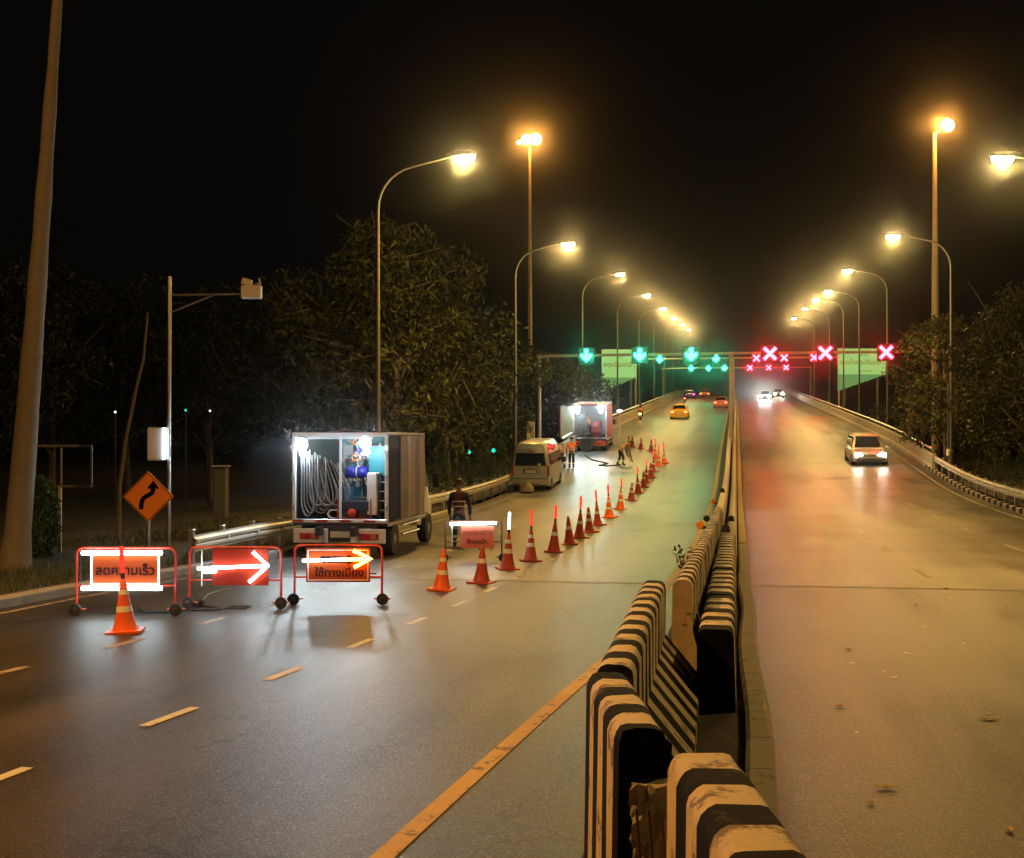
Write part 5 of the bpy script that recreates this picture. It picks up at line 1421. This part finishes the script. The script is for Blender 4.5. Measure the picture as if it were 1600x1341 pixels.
# weed growing at the median
x, y = at(1078, 25.2)
t = thing('weed', 'leafy weed sprouting between the yellow line and the striped barriers', 'plant', (-.80, 21.5, zr(21.5)), 0); t.scale = (.7, .7, .66)
for k in range(9):
    an = k * .7; tip = Vector((math.cos(an) * .22 - .06, math.sin(an) * .2, random.uniform(.45, 1.05)))
    b = MB(); b.tube([(0, 0, 0), tuple(tip * .5 + Vector((0, 0, .1))), tuple(tip)], [.012, .009, .004], 5); b.obj('stem', M_bark, t)
    v_, f_ = leaves([tuple(tip * f) for f in (.55, .7, .8, .9, 1, 1, 1)], .16, .4, -.2, 50 + k)
    b = MB(); b.tube([tuple(tip * .5 + Vector((0, 0, .1))), tuple(tip)], .004, 4); b.add(v_.tolist(), f_.tolist()); b.obj('leaf_spray', M_leaf2, t)

# verge grass
g_ = np.random.default_rng(77); n = 16000
gy = g_.uniform(12, 40, n); gx = np.array([LX(v) for v in gy]) - .3 - g_.uniform(0, 1, n) ** 1.4 * 5.5
ok = g_.uniform(0, 1, n) < .9
P_ = np.stack([gx, gy, np.array([zr(v) for v in gy]) + .13], axis=1)
an = g_.uniform(0, 2 * PI, n); hgt = g_.uniform(.06, .20, n); lean = g_.normal(size=(n, 2)) * .05
v = np.zeros((n, 3, 3)); v[:, 0] = P_; v[:, 1] = P_; v[:, 2] = P_
v[:, 0, 0] += np.cos(an) * .012; v[:, 0, 1] += np.sin(an) * .012; v[:, 1, 0] -= np.cos(an) * .012; v[:, 1, 1] -= np.sin(an) * .012
v[:, 2, 0] += lean[:, 0]; v[:, 2, 1] += lean[:, 1]; v[:, 2, 2] += hgt
me = bpy.data.meshes.new('grass'); me.from_pydata(v.reshape(-1, 3).tolist(), [], (np.arange(n)[:, None] * 3 + np.arange(3)).tolist()); me.materials.append(M_grass)
o = bpy.data.objects.new('grass', me); COL.objects.link(o); o['kind'] = 'stuff'; o['label'] = 'short grass on the dark verge behind the kerb'

# fallen leaves on the oncoming carriageway
def leaf_plate(x, y, L, an, curl, wd=.32):
    z = zr(y) + .012; b = []
    c, s = math.cos(an), math.sin(an)
    prof = [(-.5, 0), (-.2, wd * .5), (.15, wd * .45), (.5, 0), (.15, -wd * .45), (-.2, -wd * .5)]
    return [(x + (p * c - q * s) * L, y + (p * s + q * c) * L, z + curl * L * (abs(p) * .5 + abs(q))) for p, q in prof]
V_, F_ = [], []
g_ = np.random.default_rng(5)
for k in range(900):
    y = 4.5 + 24 * g_.uniform() ** 1.2; x = .6 + 9.0 * g_.uniform() ** .75
    if g_.uniform() > .25 + .75 * (x / 9): continue
    L = .03 + .10 * g_.uniform() ** 2; i = len(V_)
    V_ += leaf_plate(x, y, L, g_.uniform(0, 6.3), g_.uniform(.02, .12)); F_.append(tuple(range(i, i + 6)))
b = MB(); b.add(V_, F_); o = b.obj('leaf_litter', M_dry); o['kind'] = 'stuff'; o['label'] = 'small dry leaves scattered over the oncoming carriageway'
for k, (px, py, L, lab) in enumerate(((1384, 1232, .17, 'large curled dry leaf on the dark asphalt, biggest of all'), (1545, 1124, .18, 'long yellow leaf lying flat beside the leaf litter'), (1312, 1104, .12, 'pale leaf next to the long barrier shadow'), (1360, 1254, .09, 'grey leaf just below the biggest curled leaf'), (1325, 1015, .13, 'pale leaf in the reddish glow'), (1478, 920, .2, 'flat scrap of paper by the expansion joint'), (1430, 945, .16, 'thin pale twig leaf past the joint'), (1575, 1297, .1, 'small pale leaf in the darkest corner'))):
    x, y, z, d = road(px, py)
    b = MB(); P_ = leaf_plate(x, y, L, .1 + .2 * k, .12, .42); n = len(P_)
    P2 = [(p[0], p[1], p[2] + .003) for p in P_]
    cx = (x, y, z + .006); b.add(P_ + [cx] + [(cx[0], cx[1], cx[2] + .003)] + P2, [(i, (i + 1) % n, n) for i in range(n)] + [((i + 1) % n + n + 2, i + n + 2, n + 1) for i in range(n)])
    o = b.obj('fallen_leaf', M_dry); tag(o, lab, 'leaf', 'fallen leaves on the road')

# ------------------------------------------------------------------ night haze
b = MB(); b.box((0, 0, 14.5), (1500, 1500, 32.4)); hz = b.obj('haze', None)  # thin air whose halos round the lamps also stand in for lens bloom
hz['kind'] = 'stuff'; hz['label'] = 'thin humid night haze'
m = bpy.data.materials.new('haze'); m.use_nodes = True
N, L = m.node_tree.nodes, m.node_tree.links
N.remove(N['Principled BSDF'])
pv_ = N.new('ShaderNodeVolumePrincipled'); pv_.inputs['Color'].default_value = (.95, .95, .95, 1); pv_.inputs['Density'].default_value = HAZE_D; pv_.inputs['Anisotropy'].default_value = HAZE_G
L.new(pv_.outputs[0], N['Material Output'].inputs['Volume'])
hz.data.materials.clear(); hz.data.materials.append(m)
